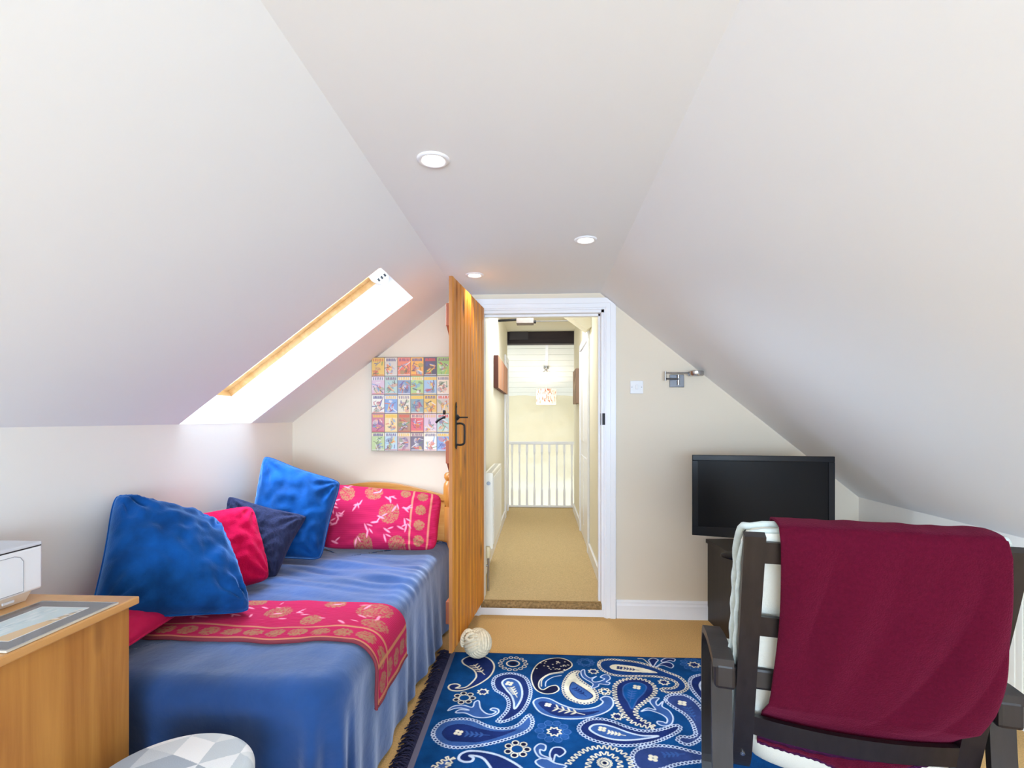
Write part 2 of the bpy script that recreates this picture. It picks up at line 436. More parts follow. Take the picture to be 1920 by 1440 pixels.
# front wall (behind the camera) with an assumed window, widened for the fill light
bm = NB(); wx0, wx1, wz0, wz1 = -1.15, 1.55, .35, 2.05
box(bm, -2.0, wx0, YB - .12, YB, 0, 2.6); box(bm, wx1, 2.3, YB - .12, YB, 0, 2.6); box(bm, wx0, wx1, YB - .12, YB, wz1, 2.6); box(bm, wx0, wx1, YB - .12, YB, 0, wz0)
struct('wall_front', bm, M_end)
bm = NB()
box(bm, wx0, wx1, YB - .08, YB - .03, wz0, wz0 + .05); box(bm, wx0, wx1, YB - .08, YB - .03, wz1 - .05, wz1)
for x in (wx0, (wx0 + wx1) / 2 - .025, wx1 - .05): box(bm, x, x + .05, YB - .08, YB - .03, wz0 + .05, wz1 - .05)
struct('window_2', bm, M_gloss)
# skirting
bm = NB()
def skirt_y(bm, x0, x1, y):      # on the end wall
    prism(bm, [(y, 0), (y - .018, 0), (y - .018, .085), (y - .013, .098), (y - .013, .108), (y - .006, .120), (y, .120)], 'x', x0, x1)
skirt_y(bm, .505, 2.06, YE); struct('baseboard_back', bm, M_gloss)
bm = NB(); prism(bm, [(XR, 0), (XR - .018, 0), (XR - .018, .095), (XR - .008, .12), (XR, .12)], 'y', YB + .01, YE - .02); struct('baseboard_right', bm, M_gloss)
bm = NB(); prism(bm, [(XL, 0), (XL + .018, 0), (XL + .018, .095), (XL + .008, .12), (XL, .12)], 'y', YB + .01, YE - .02); struct('baseboard_left', bm, M_gloss)
bm = NB(); skirt_y(bm, XL + .02, DX0 - .09, YE); struct('baseboard_back', bm, M_gloss)
# door frame: architrave in stepped layers, clipped by the sloping ceiling
bm = NB(); XO = .500
def arch(bm, inner, outer, d0, d1):
    zi, zo, xi, xo = DZ + inner, DZ + outer, DX1 + inner, DX1 + outer
    m_ = (ZC - ZK_R) / (XR - XCR); xk2 = min(xo, XCR + (ZC - .004 - zo) / m_); zr = min(zo, ZC - .004 - (xo - XCR) * m_)
    xl, xli = DX0 - outer, DX0 - inner
    right = [(xi, 0), (xo, 0), (xo, zr)] + ([(xk2, zo)] if xk2 < xo - 1e-4 else []) + [(xi, zi)]
    prism(bm, right, 'y', YE - d1, YE - d0)
    prism(bm, [(xli, 0), (xl, 0), (xl, zo), (xli, zi)], 'y', YE - d1, YE - d0)
    prism(bm, [(xli, zi), (xl, zo), (xk2, zo), (xi, zi)], 'y', YE - d1, YE - d0)
arch(bm, 0.0, .078, 0, .012); arch(bm, .008, .070, .012, .018); arch(bm, .040, .074, .018, .026); arch(bm, .012, .024, .018, .022)
# jambs and stops
box(bm, DX0 - .001, DX0 + .018, YE - .001, YE + .13, .09, DZ); box(bm, DX1 - .018, DX1 + .001, YE - .001, YE + .13, 0, DZ); box(bm, DX0, DX1, YE - .001, YE + .13, DZ - .018, DZ + .001)
box(bm, DX1 - .032, DX1 - .017, YE + .05, YE + .09, .09, DZ - .018); box(bm, DX0 + .02, DX1 - .02, YE + .05, YE + .09, DZ - .032, DZ - .017)
struct('trim_2', bm, M_gloss)
bm = NB(); box(bm, DX1 - .0195, DX1 - .017, YE + .004, YE + .036, 1.285, 1.362); box(bm, DX1 - .012, DX1 + .006, YE - .0135, YE - .011, 1.285, 1.362)
o = link('strike_plate', bm, M_iron, base=(DX1 - .01, YE, 1.32)); tag(o, 'black iron latch keep set into the white door frame', 'latch keep')
# step: white riser and braided carpet nosing
bm = NB(); box(bm, DX0 - .02, DX1 + .003, YE - .006, YE + .02, 0, .055, bev=.003); struct('trim_3', bm, M_gloss)
M_nose = mat('braided_binding', (150, 122, 84), .95, spec=.05, noise_amt=.35, noise_scale=70, bump=.6, bump_scale=160)
bm = NB(); prism(bm, [(YE + .03, .052), (YE - .012, .052), (YE - .018, .066), (YE - .014, .082), (YE, .092), (YE + .03, .092)], 'x', DX0 + .0, DX1 - .016)
struct('trim_4', bm, M_nose)

# ------------------------------------------------------------------ corridor and landing
ZF = .09; CXL, CXR = -.445, .452; YC = 6.9
bm = NB(); box(bm, CXL, CXR, YE + .02, YC, -.05, ZF); box(bm, -1.3, 1.4, YC, 7.2, -.05, ZF); struct('floor', bm, M_carpet2)
bm = NB(); box(bm, CXL - .12, CXL, YE + .12, YC, 0, 2.7); struct('wall_left', bm, M_corr)
bm = NB(); box(bm, CXR, CXR + .12, YE + .12, YC, 0, 2.7); struct('wall_right', bm, M_corr)
bm = NB(); box(bm, CXL, CXR, YE + .12, YC + .05, 2.5, 2.6); struct('ceiling', bm, M_corr)
for x0, x1 in ((-1.3, CXL - .12), (CXR + .12, 1.4)):
    bm = NB(); box(bm, x0, x1, YC, YC + .1, ZF, 2.7); struct('wall_front', bm, M_corr)
bm = NB(); box(bm, -1.4, -1.3, YC, 8.5, -1.4, 2.7); struct('wall_left', bm, M_corr)
bm = NB(); box(bm, 1.4, 1.5, YC, 8.5, -1.4, 2.7); struct('wall_right', bm, M_corr)
bm = NB()
n1, n2 = 70, 60; rows = []
for j in range(n2):
    row = []
    for i in range(n1):
        x = -1.3 + 2.7 * i / (n1 - 1); z = -1.4 + 3.3 * j / (n2 - 1)
        d = .035 * nz(x * 3, z * 4.5, 1) + .018 * nz(x * 8, z * 13, 5)
        row.append(bm.verts.new((x, 8.44 - d, z)))
    rows.append(row)
for j in range(n2 - 1):
    for i in range(n1 - 1): bm.faces.new((rows[j][i], rows[j][i + 1], rows[j + 1][i + 1], rows[j + 1][i]))
box(bm, -1.3, 1.4, 8.5, 8.6, -1.4, 1.95)
struct('wall_back', bm, M_stone, smooth=True, angle=60)
# boarded sloping ceiling: each board with a v-joint
bm = NB(); Y0, Z0, Y1, Z1 = 7.1, 2.56, 8.5, 1.66
d = Vector((0, Y1 - Y0, Z1 - Z0)); LL = d.length; d.normalize(); nn = Vector((0, -d.z, d.y)) * 1
MB_ = Matrix(((1, 0, 0, 0), (0, d.y, nn.y, Y0), (0, d.z, nn.z, Z0), (0, 0, 0, 1)))
k = 0; y = 0
while y < LL:
    box(bm, -1.3, 1.4, y + .004, min(LL, y + .132), 0, .02, MB_); y += .136
box(bm, -1.3, 1.4, 0, LL, .008, .05, MB_)
struct('ceiling', bm, mat('painted_boards', (236, 236, 230), .6, spec=.3))
bm = NB(); box(bm, -1.3, 1.4, YC + .0, 7.15, 2.56, 2.66); struct('ceiling', bm, M_corr)
bm = NB(); box(bm, .075, .115, .0, LL * .55, -.012, 0, MB_); o = struct('trim_5', bm, M_gloss)
# dark beam over the landing with its boxed left end
bt = thing('ceiling_beam', 'dark brown timber beam across the end of the corridor ceiling', 'beam', (0, 7.0, 2.43))
bm = NB(); box(bm, CXL - .1, CXR + .1, 6.92, 7.07, 2.335, 2.525, bev=.008); link('beam', bm, M_beam, bt)
bm = NB(); box(bm, CXL + .03, CXL + .28, 6.905, 6.919, 2.39, 2.515); link('cover_plate', bm, mat('beam_plate', (52, 46, 54), .5), bt)
# boxed diagonal brace
bm = NB(); prism(bm, [(.16, 2.499), (CXR - .001, 2.499), (CXR - .001, 2.135), (CXR - .04, 2.115), (.16, 2.30), (.02, 2.42), (.02, 2.499)], 'y', 4.55, 4.75)
o = link('boxed_brace', bm, M_corr, base=(.3, 4.65, 2.3)); tag(o, 'cream painted diagonal roof brace at top right of the corridor', 'brace')
tr = thing('tie_bar', 'thin dark tie rod with a grey block high across the corridor', 'tie bar', (-.16, 5.4, 2.37))
bm = NB(); tube(bm, [(CXL + .001, 5.4, 2.36), (-.23, 5.4, 2.37)], .013, 8); link('rod', bm, M_iron, tr)
bm = NB(); box(bm, -.25, -.07, 5.33, 5.47, 2.32, 2.425, bev=.004); link('block', bm, mat('grey_block', (120, 108, 100), .8, noise_amt=.1), tr)
bm = NB(); tube(bm, [(-.07, 5.4, 2.35), (CXR - .001, 5.4, 2.352)], .004, 6); link('wire', bm, M_steel, tr)
bm = NB(); tube(bm, [(-.072, 5.4, 2.345), (-.045, 5.4, 2.345)], .018, 8); link('nut', bm, M_iron, tr)
# corridor skirtings
bm = NB(); box(bm, CXL, CXL + .018, YE + .12, 6.3, ZF, ZF + .1, bev=.004); struct('baseboard_left', bm, M_gloss)
bm = NB(); box(bm, CXR - .018, CXR, YE + .12, 4.7, ZF, ZF + .1, bev=.004); box(bm, CXR - .018, CXR, 5.75, YC, ZF, ZF + .1, bev=.004); struct('baseboard_right', bm, M_gloss)
def side_door(name, x, s, y0, y1, ztop, dirn):
    r = bpy.data.objects.new(name, None); C.objects.link(r); r.location = (x, (y0 + y1) / 2, ZF); r['kind'] = 'structure'; XF[r.name] = Matrix.Translation(r.location)
    bm = NB(); a, b = sorted((x, x + s * .022))
    box(bm, a, b, y0, y0 + .07, ZF, ztop, bev=.004); box(bm, a, b, y1 - .07, y1, ZF, ztop, bev=.004); box(bm, a, b, y0, y1, ztop, ztop + .07, bev=.004)
    link('door_frame', bm, M_gloss, r)
    bm = NB(); a, b = sorted((x, x + s * .008)); ym = (y0 + y1) / 2
    box(bm, a, b, y0 + .075, y1 - .075, ZF + .005, ztop - .005)
    a, b = sorted((x + s * .006, x + s * .014))
    for (u0, u1) in ((y0 + .12, ym - .03), (ym + .03, y1 - .12)):
        for (v0, v1) in ((ZF + .15, ZF + .85), (ZF + 1.0, ztop - .12)): box(bm, a, b, u0, u1, v0, v1, bev=.003)
    link('door_panel', bm, M_gloss, r)
side_door('door_2', CXR, -1, 4.72, 5.72, 2.06, 1); side_door('door_3', CXL, 1, 6.32, 6.9, 2.05, 1)
# balustrade
bl = thing('balustrade', 'white painted landing balustrade with chamfered balusters', 'balustrade', (0, 7.12, ZF))
bm = NB(); box(bm, -1.29, 1.39, 7.09, 7.15, .965, 1.005, bev=.008); link('handrail', bm, M_gloss, bl)
bm = NB(); box(bm, -1.29, 1.39, 7.095, 7.145, ZF + .004, ZF + .03, bev=.004); link('base_rail', bm, M_gloss, bl)
x = -1.22
while x < 1.35:
    bm = NB()
    pr = [(.016, ZF + .03), (.016, ZF + .24), (.010, ZF + .28), (.010, .82), (.016, .86), (.016, .965)]
    R = []
    for r, z in pr: R.append([bm.verts.new((x + sx * r, 7.12 + sy * r, z)) for sx, sy in ((-1, -1), (1, -1), (1, 1), (-1, 1))])
    for i in range(len(R) - 1):
        for k in range(4): bm.faces.new((R[i][k], R[i][(k + 1) % 4], R[i + 1][(k + 1) % 4], R[i + 1][k]))
    bm.faces.new(R[0][::-1]); bm.faces.new(R[-1])
    link('baluster', bm, M_gloss, bl); x += .1035
# pendant light on the landing
px_, py_, pz_ = .09, 7.8, 1.655
pl = thing('pendant_lamp', 'pendant lamp with red and cream flecked drum shade over the landing', 'lamp', (px_, py_, pz_))
zc = Z0 + (py_ - Y0) * (Z1 - Z0) / (Y1 - Y0)
bm = NB(); lathe(bm, [(.045, zc + .0), (.045, zc - .03), (.012, zc - .05)], 20, Matrix.Translation((px_, py_, 0))); 
for k in range(5):
    a = 2 * PI * k / 5; tube(bm, [(px_, py_, zc - .05), (px_ + .06 * math.cos(a), py_ + .06 * math.sin(a), zc - .075)], .004, 6)
link('ceiling_rose', bm, M_chrome, pl, smooth=True)
bm = NB(); tube(bm, [(px_, py_, zc - .05), (px_, py_, pz_ + .03)], .003, 6); link('flex', bm, M_plast, pl)
P = Paint(.96, .24, 240, 60, (250, 238, 220))
for k in range(150):
    cx, cy = random.random() * .96, random.choice([.03, .08, .16, .2, .22]) + random.uniform(-.02, .02)
    P.line([(cx, cy), (cx + random.uniform(-.006, .006), cy + random.uniform(.015, .05))], .010, random.choice([(170, 70, 50), (205, 120, 95), (190, 100, 70), (225, 170, 140)]))
bm, V, lay = grid_mesh(lambda u, v: (px_ + .152 * math.cos(2 * PI * u), py_ + .152 * math.sin(2 * PI * u), pz_ - .115 + .23 * v), P, 240, 60)
M_shade = mat('printed_shade', (250, 240, 225), .8, attr='Col')
nt = M_shade.node_tree; nt.links.new(nt.nodes['Attribute'].outputs['Color'], nt.nodes['Principled BSDF'].inputs['Emission Color']); nt.nodes['Principled BSDF'].inputs['Emission Strength'].default_value = .4
link('lamp_shade', bm, M_shade, pl, smooth=True, angle=180)
bm = NB(); bmesh.ops.create_uvsphere(bm, u_segments=16, v_segments=10, radius=.035, matrix=Matrix.Translation((px_, py_, pz_ - .01))); link('bulb', bm, M_lamp, pl, smooth=True, angle=180)
l = bpy.data.lights.new('pendant_light', 'POINT'); l.energy = 2; l.color = (1, .94, .84); l.shadow_soft_size = .04
o = bpy.data.objects.new('pendant_light', l); C.objects.link(o); o.location = (px_, py_, pz_ + .03)
# corridor pictures
P = Paint(1.4, .31, 140, 40, (190, 130, 90))
P.a[:] = np.array(lin((190, 128, 92)))
for k in range(60):
    cx = random.random() * 1.4; P.line([(cx, 0), (cx + random.uniform(-.05, .05), .31)], random.uniform(.01, .05), random.choice([(150, 90, 60), (205, 150, 110), (225, 180, 145), (120, 70, 55)]), al=.6)
P.line([(.55, 0), (.6, .31)], .015, (240, 220, 200))
t1 = thing('wall_picture', 'brown abstract canvas on the left corridor wall above the radiator', 'picture', (CXL + .02, 5.5, 1.77))
bm, V, lay = grid_mesh(lambda u, v: (CXL + .0455, 4.86 + 1.4 * u, 1.62 + .31 * v), P, 140, 40); link('print', bm, M_print, t1)
bm = NB(); box(bm, CXL + .001, CXL + .045, 4.86, 6.26, 1.62, 1.93, bev=.004); link('canvas', bm, mat('canvas_brown', (92, 48, 40), .7), t1)
t1 = thing('wall_picture', 'brown edged canvas picture on the right corridor wall', 'picture', (CXR - .02, 6.15, 1.7))
P = Paint(.5, .4, 50, 40, (150, 118, 96))
for k in range(25): P.disc((random.random() * .5, random.random() * .4), random.uniform(.02, .08), random.choice([(180, 150, 120), (110, 84, 70), (206, 180, 150)]), .6)
bm, V, lay = grid_mesh(lambda u, v: (CXR - .0465, 5.9 + .5 * u, 1.5 + .4 * v), P, 50, 40); link('print', bm, M_print, t1)
bm = NB(); box(bm, CXR - .045, CXR - .001, 5.9, 6.4, 1.5, 1.9, bev=.003); link('canvas', bm, mat('canvas_taupe', (140, 112, 92), .7), t1)
# corridor radiator
def radiator(label, x_wall, s, y0, y1, z0, z1, th, group=None):
    r = thing('radiator', label, 'radiator', (x_wall, (y0 + y1) / 2, z0), group='white panel radiators')
    xa = x_wall + s * .04; xb = x_wall + s * th
    a, b = sorted((xa, xb)); bm = NB()
    a2, b2 = (b - .016, b) if s > 0 else (a, a + .016)
    box(bm, a2, b2, y0, y1, z0, z1, bev=.004)
    n = int((y1 - y0) / .035)
    for k in range(n):
        yy = y0 + .02 + k * (y1 - y0 - .04) / n
        xx = (b2, b2 + .004) if s > 0 else (a2 - .004, a2)
        box(bm, xx[0], xx[1], yy + .006, yy + .026, z0 + .03, z1 - .03)
    a3, b3 = (a, a + .014) if s > 0 else (b - .014, b)
    box(bm, a3, b3, y0, y1, z0, z1, bev=.004)
    link('panel', bm, M_rad, r)
    for ya, yb in ((y0 - .003, y0 + .012), (y1 - .012, y1 + .003)):
        bm = NB(); box(bm, a, b, ya, yb, z0 + .005, z1 + .004, bev=.002); link('side_cover', bm, M_rad, r)
    bm = NB()
    box(bm, a + .002, a + .016, y0, y1, z1 - .002, z1 + .004); box(bm, b - .016, b - .002, y0, y1, z1 - .002, z1 + .004)
    yy = y0 + .02
    while yy < y1 - .02: box(bm, a + .016, b - .016, yy, yy + .006, z1 - .002, z1 + .003); yy += .016
    link('top_grille', bm, M_rad, r)
    bm = NB(); lathe(bm, [(.001, 0), (.014, 0), (.014, .006), (.001, .006)], 16, Matrix.Translation(((a + b) / 2, y0 - .003, z1 - .07)) @ Matrix.Rotation(PI / 2, 4, 'X')); link('end_cap', bm, M_steel, r)
    for zz in (z0 + .1, z1 - .1):
        bm = NB(); a4, b4 = sorted((x_wall + s * .0005, xa)); box(bm, a4, b4, y1 - .15, y1 - .12, zz - .03, zz + .03); link('wall_bracket', bm, M_rad, r)
        bm = NB(); box(bm, a4, b4, y0 + .12, y0 + .15, zz - .03, zz + .03); link('wall_bracket', bm, M_rad, r)
    return r, (a + b) / 2
r, xm = radiator('white double panel radiator on the left corridor wall', CXL, 1, 3.68, 4.46, .385, .93, .105)
bm = NB(); tube(bm, [(xm, 3.665, ZF + .001), (xm, 3.665, .33)], .009, 10); tube(bm, [(xm, 3.665, .33), (xm, 3.69, .40)], .009, 10); tube(bm, [(CXL + .001, 3.66, .27), (xm, 3.665, .27)], .008, 8)
link('pipe', bm, M_chrome, r, smooth=True)
bm = NB(); lathe(bm, [(.016, .33), (.019, .335), (.019, .40), (.015, .41)], 14, Matrix.Translation((xm - .002, 3.650, 0))); link('valve', bm, mat('cream_valve', (228, 214, 176), .5), r, smooth=True)
radiator('white radiator on the low right wall behind the armchair', XR, -1, 2.1, 3.02, .16, .712, .108)
# switches
def switch(label, M, rocker=True):
    t_ = thing('light_switch', label, 'switch', M.translation, group='white light switches')
    bm = NB(); box(bm, -.043, .043, -.009, 0, -.043, .043, M, bev=.003); link('plate', bm, M_plast, t_)
    bm = NB(); box(bm, -.009, .009, -.014, -.0085, -.015, .015, M, bev=.002); link('rocker', bm, M_plast, t_)
    for sx in (-1, 1):
        bm = NB(); lathe(bm, [(.001, 0), (.0035, 0), (.0035, .0015), (.001, .0015)], 10, M @ Matrix.Translation((sx * .032, -.009, 0)) @ Matrix.Rotation(PI / 2, 4, 'X')); link('screw', bm, M_steel, t_)
switch('white light switch on the cream wall right of the doorway', Matrix.Translation((.640, YE, 1.536)))
switch('white light switch on the left wall inside the corridor', Matrix.Translation((CXL, 4.02, 1.585)) @ Matrix.Rotation(PI / 2, 4, 'Z'))

# ------------------------------------------------------------------ downlights
def downlight(x, y, label):
    t_ = thing('downlight', label, 'downlight', (x, y, ZC), group='recessed ceiling downlights')
    bm = NB(); M0 = Matrix.Translation((x, y, ZC))
    lathe(bm, [(.034, -.001), (.034, -.003), (.040, -.007), (.050, -.006), (.053, -.0005)], 40, M0, cap=False)
    link('bezel', bm, M_gloss, t_, smooth=True, angle=60)
    bm = NB(); lathe(bm, [(.001, -.0035), (.034, -.0035), (.034, -.001), (.001, -.001)], 32, M0); o = link('lamp', bm, M_lamp, t_); o['label'] = 'glowing lamp face'
    spot('downlight_beam', (x, y, ZC - .012), 9, (1, .88, .70), 95, .5, .03)
downlight(-.345, 1.637, 'lit recessed ceiling downlight nearest the camera')
downlight(.212, 2.412, 'lit recessed downlight near the right slope of the ceiling')
downlight(-.382, 2.97, 'lit recessed downlight beside the top of the open door')

# ------------------------------------------------------------------ plank door, open
hx, hy, fx, fy = -.395, 3.425, -.472, 2.635
ang = math.atan2(fy - hy, fx - hx); WD = math.hypot(fx - hx, fy - hy)
door = thing('plank_door', 'golden pine ledged plank door standing open beside the bed', 'door', (hx, hy, .112), ang)
DH = 1.955                                     # local: x along leaf from hinge, y thickness (+y = side away from camera's right?), z up
bm = NB(); nb = 10; bw = WD / nb
for k in range(nb):
    x0, x1 = k * bw, (k + 1) * bw
    prism(bm, [(x0, 0), (x1, 0), (x1, .016), (x1 - .004, .020), (x0 + .004, .020), (x0, .016)] if False else
          [(x0, -.007), (x0 + .004, 0), (x1 - .004, 0), (x1, -.007), (x1, -.018), (x0, -.018)], 'z', 0, DH)
    if k < nb - 1: pass
    # bead along the board edge
    prism(bm, [(x0 + bw * .86 - .003, .0), (x0 + bw * .86 - .0015, .002), (x0 + bw * .86 + .0015, .002), (x0 + bw * .86 + .003, 0)], 'z', 0, DH)
bm.transform(Matrix.Translation((0, .018, 0)))
link('boards', bm, M_pine, door, local=True)
bm = NB(); box(bm, WD, WD + .004, .0, .018, 0, DH); link('lipping', bm, M_edge, door, local=True)
for z0, z1 in ((1.70, 1.82), (.98, 1.10), (.14, .26)):
    bm = NB(); box(bm, .04, WD - .015, -.024, 0, z0, z1, bev=.004); link('ledge', bm, M_pine_red, door, local=True)
for z0, z1 in ((1.10, 1.70), (.26, .98)):
    bm = NB(); prism(bm, [(.05, z0), (.15, z0), (WD - .03, z1), (WD - .13, z1)], 'y', -.022, 0); link('brace', bm, M_pine_red, door, local=True)
for zz in (.2, 1.76):
    bm = NB(); tube(bm, [(-.004, -.006, zz - .05), (-.004, -.006, zz + .05)], .006, 8); link('hinge', bm, M_iron, door, local=True)
# handle side facing the doorway (local +y .018)
hz = 1.33 - .112
hd = bpy.data.objects.new('door_handle', None); C.objects.link(hd); hd.parent = door; XF[hd.name] = XF[door.name].copy()
xh = WD - .062
bm = NB()
prism(bm, [(xh - .012, hz - .155), (xh, hz - .165), (xh + .012, hz - .155), (xh + .010, hz + .05), (xh + .008, hz + .075), (xh, hz + .085), (xh - .008, hz + .075), (xh - .010, hz + .05)], 'y', .0195, .0235)
link('back_plate', bm, M_iron, hd, local=True)
bm = NB(); tube(bm, spl([(xh, .024, hz - .03), (xh, .045, hz - .028), (xh, .062, hz - .035), (xh, .066, hz - .05), (xh, .066, hz - .12), (xh, .062, hz - .135), (xh, .045, hz - .142), (xh, .024, hz - .14)], 5), .0055, 8)
link('pull', bm, M_iron, hd, smooth=True, local=True)
bm = NB(); lathe(bm, [(.001, 0), (.018, .001), (.014, .008), (.004, .016), (.004, .06), (.001, .062)], 14, Matrix.Translation((xh, .024, hz + .004)) @ Matrix.Rotation(-PI / 2, 4, 'X'))
link('thumb_latch', bm, M_iron, hd, smooth=True, local=True)
for zz in (hz + .06, hz - .15):
    bm = NB(); tube(bm, [(xh, .0236, zz), (xh, .026, zz)], .0035, 8); link('screw', bm, M_iron, hd, local=True)
bm = NB(); tube(bm, spl([(xh + .05, -.024, hz + .004), (xh + .05, -.035, hz + .004), (xh + .045, -.05, hz - .002), (xh + .03, -.07, hz - .012), (xh + .02, -.082, hz - .022)], 5), .007, 8)
lathe(bm, [(.001, 0), (.011, 0), (.012, .01), (.001, .012)], 12, Matrix.Translation((xh + .05, -.024, hz + .03)) @ Matrix.Rotation(PI / 2, 4, 'X'))
link('inner_lever', bm, M_iron, hd, smooth=True, local=True)

# rope knot doorstop
ds_c = Vector((-.343, 2.80, .0945))
ds = thing('rope_doorstop', 'cream rope knot ball doorstop holding the plank door open', 'doorstop', (ds_c.x, ds_c.y, .012))
bm = NB(); r0 = bmesh.ops.create_uvsphere(bm, u_segments=180, v_segments=100, radius=.078)['verts']
Rm = Matrix.Rotation(.5, 3, 'Z') @ Matrix.Rotation(.55, 3, 'X') @ Matrix.Rotation(.25, 3, 'Y')
for v in r0:
    q = Rm @ v.co.normalized(); a = [abs(q.x), abs(q.y), abs(q.z)]; m = a.index(max(a))
    c = (q.y, q.z, q.x)[m] / max(a); run = (q.z, q.x, q.y)[m] / max(a)
    hgt = abs(math.sin(c * 3.5 * PI)) ** .6
    edge = min(1, (max(a) - sorted(a)[1]) * 12)
    v.co = v.co.normalized() * (.0700 + .0085 * hgt * (.35 + .65 * edge) + .0012 * math.sin(run * 60 + c * 25))
bm.transform(Matrix.Translation(ds_c))
link('knot_ball', bm, M_rope, ds, smooth=True, angle=180)
bm = NB(); lp = spl([(-.03, -.02, .066), (-.055, -.032, .078), (-.075, -.036, .055), (-.082, -.03, .02), (-.078, -.022, -.005)], 8)
for off in (0, 2.1, 4.2):
    pts = []
    for i, p in enumerate(lp):
        a = off + i * .55; pts.append(ds_c + Vector(p) + Vector((math.cos(a) * .005, math.sin(a) * .005, math.sin(a + 1) * .005)))
    tube(bm, pts, .0075, 8)
lp = spl([(-.02, -.035, .066), (-.04, -.05, .068), (-.055, -.055, .05), (-.035, -.062, .04), (-.012, -.055, .05)], 6)
tube(bm, [ds_c + Vector(p) for p in lp], .009, 8)
link('rope_loop', bm, M_rope, ds, smooth=True)

# ------------------------------------------------------------------ rug
RX0, RX1, RY1, RY0 = -.485, 1.30, 2.862, .95
FY = 1.80
W_, H_ = RX1 - RX0, RY1 - FY
DX = .0024
nx, ny = int(W_ / DX), int(H_ / DX)
P = Paint(W_, H_, nx, ny, (14, 66, 120))
NAVY, MID, SLATE, CREAM, PALE, BLUE, DK = (28, 44, 98), (54, 88, 146), (46, 64, 116), (224, 214, 190), (196, 206, 226), (16, 74, 134), (22, 26, 56)
def RG(base, pts):
    out = []
    for x, y in pts:
        if base == 'A': px, py = 740 + x / 6.4, 1220 + y / 6.4
        elif base == 'B': px, py = 1040 + x / 6.4, 1220 + y / 6.4
        else: px, py = 740 + x / 3.2, 1140 + y / 3.2
        p = pt(px, py, z=.012); out.append((p.x - RX0, p.y - FY))
    return out
def style(Q, st, col, wd=.007):
    closed = True
    if st == 'line': P.line(Q, wd, col, True)
    elif st == 'chain':
        for x, y, a, b in P.walk(Q, .0165): P.ring((x, y), .0075, .0042, col)
    elif st in ('zig', 'zigo'):
        W = P.walk(Q, .0055, st == 'zig'); Z = []
        for i, (x, y, a, b) in enumerate(W):
            s = (1 if (i // 2) % 2 == 0 else -1) * .0085; Z.append((x - b * s, y + a * s))
        P.line(Z, .0055, col)
def motif(base, pts, fillc, st, col=CREAM, wd=.007, closed=True):
    Q = spl(RG(base, pts), 6, closed)
    if fillc: P.fill(Q, fillc)
    if st == 'chain' or st == 'zig': P.line(Q, .012, NAVY, True, .6)
    if not closed and st == 'line': P.line(Q, wd, col)
    else: style(Q, st, col, wd)
def rad(base, c, r):
    a, b = RG(base, [c, (c[0] + r, c[1])]); return a, abs(b[0] - a[0])
def rosette(base, c, r, kind, col=CREAM):
    (cx, cy), R = rad(base, c, r)
    if kind == 'rings':
        n = 7
        for k in range(n): a = 2 * PI * k / n; P.disc((cx + R * .72 * math.cos(a), cy + R * .72 * math.sin(a)), R * .2, DK); P.ring((cx + R * .72 * math.cos(a), cy + R * .72 * math.sin(a)), R * .24, .0048, col)
        P.ring((cx, cy), R * .46, .0045, col)
    elif kind == 'chain':
        n = 14
        for k in range(n): a = 2 * PI * k / n; P.ring((cx + R * .85 * math.cos(a), cy + R * .85 * math.sin(a)), R * .13, .0042, col)
        P.ring((cx, cy), R * .42, .007, col); P.disc((cx, cy), R * .26, DK)
    elif kind == 'star':
        Z = [(cx + R * (.9 if k % 2 else .6) * math.cos(PI * k / 8), cy + R * (.9 if k % 2 else .6) * math.sin(PI * k / 8)) for k in range(16)]
        P.disc((cx, cy), R * .5, NAVY); P.line(Z, .006, col, True)
    elif kind == 'faded':
        for k in range(10):
            a = 2 * PI * k / 10; P.disc((cx + R * .66 * math.cos(a), cy + R * .66 * math.sin(a)), R * .26, (54, 96, 160), .45, R * .13, a)
            P.ring((cx + R * .66 * math.cos(a), cy + R * .66 * math.sin(a)), R * .2, .003, (84, 124, 186), .6)
    elif kind == 'flower':
        for k in range(4): a = 2 * PI * k / 4 + .5; P.disc((cx + R * .55 * math.cos(a), cy + R * .55 * math.sin(a)), R * .42, col)
def sprig(base, a, b, col=CREAM, w=.0055):
    A, B = RG(base, [a, b]); d = Vector((B[0] - A[0], B[1] - A[1])); n = Vector((-d.y, d.x))
    P.line([A, B], w * .8, col)
    for k in range(4):
        t = .12 + k * .2; p = Vector(A) + d * t
        for s in (-1, 1):
            q = p - d * .13 + n * s * .20 * (1 - .25 * k / 3)
            P.disc(tuple((p + q) / 2), (q - p).length * .55, col, .95, w * .8, math.atan2((q - p).y, (q - p).x))
A1 = [(815,110),(900,70),(1060,68),(1160,120),(1195,200),(1150,300),(1050,380),(930,440),(800,480),(690,478),(645,445),(670,408),(745,400),(785,425),(735,450),(850,440),(930,380),(980,310),(955,240),(880,190),(825,155)]
motif('A', A1, NAVY, 'line', CREAM, .008); sprig('A', (950, 170), (1080, 290))
rosette('A', (1420, 155), 180, 'chain')
motif('A', [(1180,390),(1210,320),(1310,280),(1430,275),(1560,320),(1620,420),(1630,520),(1590,640),(1520,740),(1420,810),(1310,850),(1235,850),(1290,790),(1350,720),(1370,640),(1350,570),(1290,520),(1210,470)], NAVY, 'chain', PALE)
motif('A', [(1290,390),(1330,345),(1400,335),(1480,370),(1520,440),(1530,530),(1500,620),(1440,700),(1430,620),(1400,540),(1340,470)], MID, 'line', PALE, .009)
rosette('A', (1375, 395), 55, 'flower'); sprig('A', (1395, 440), (1470, 560))
rosette('A', (1060, 495), 75, 'star'); rosette('A', (835, 568), 140, 'rings')
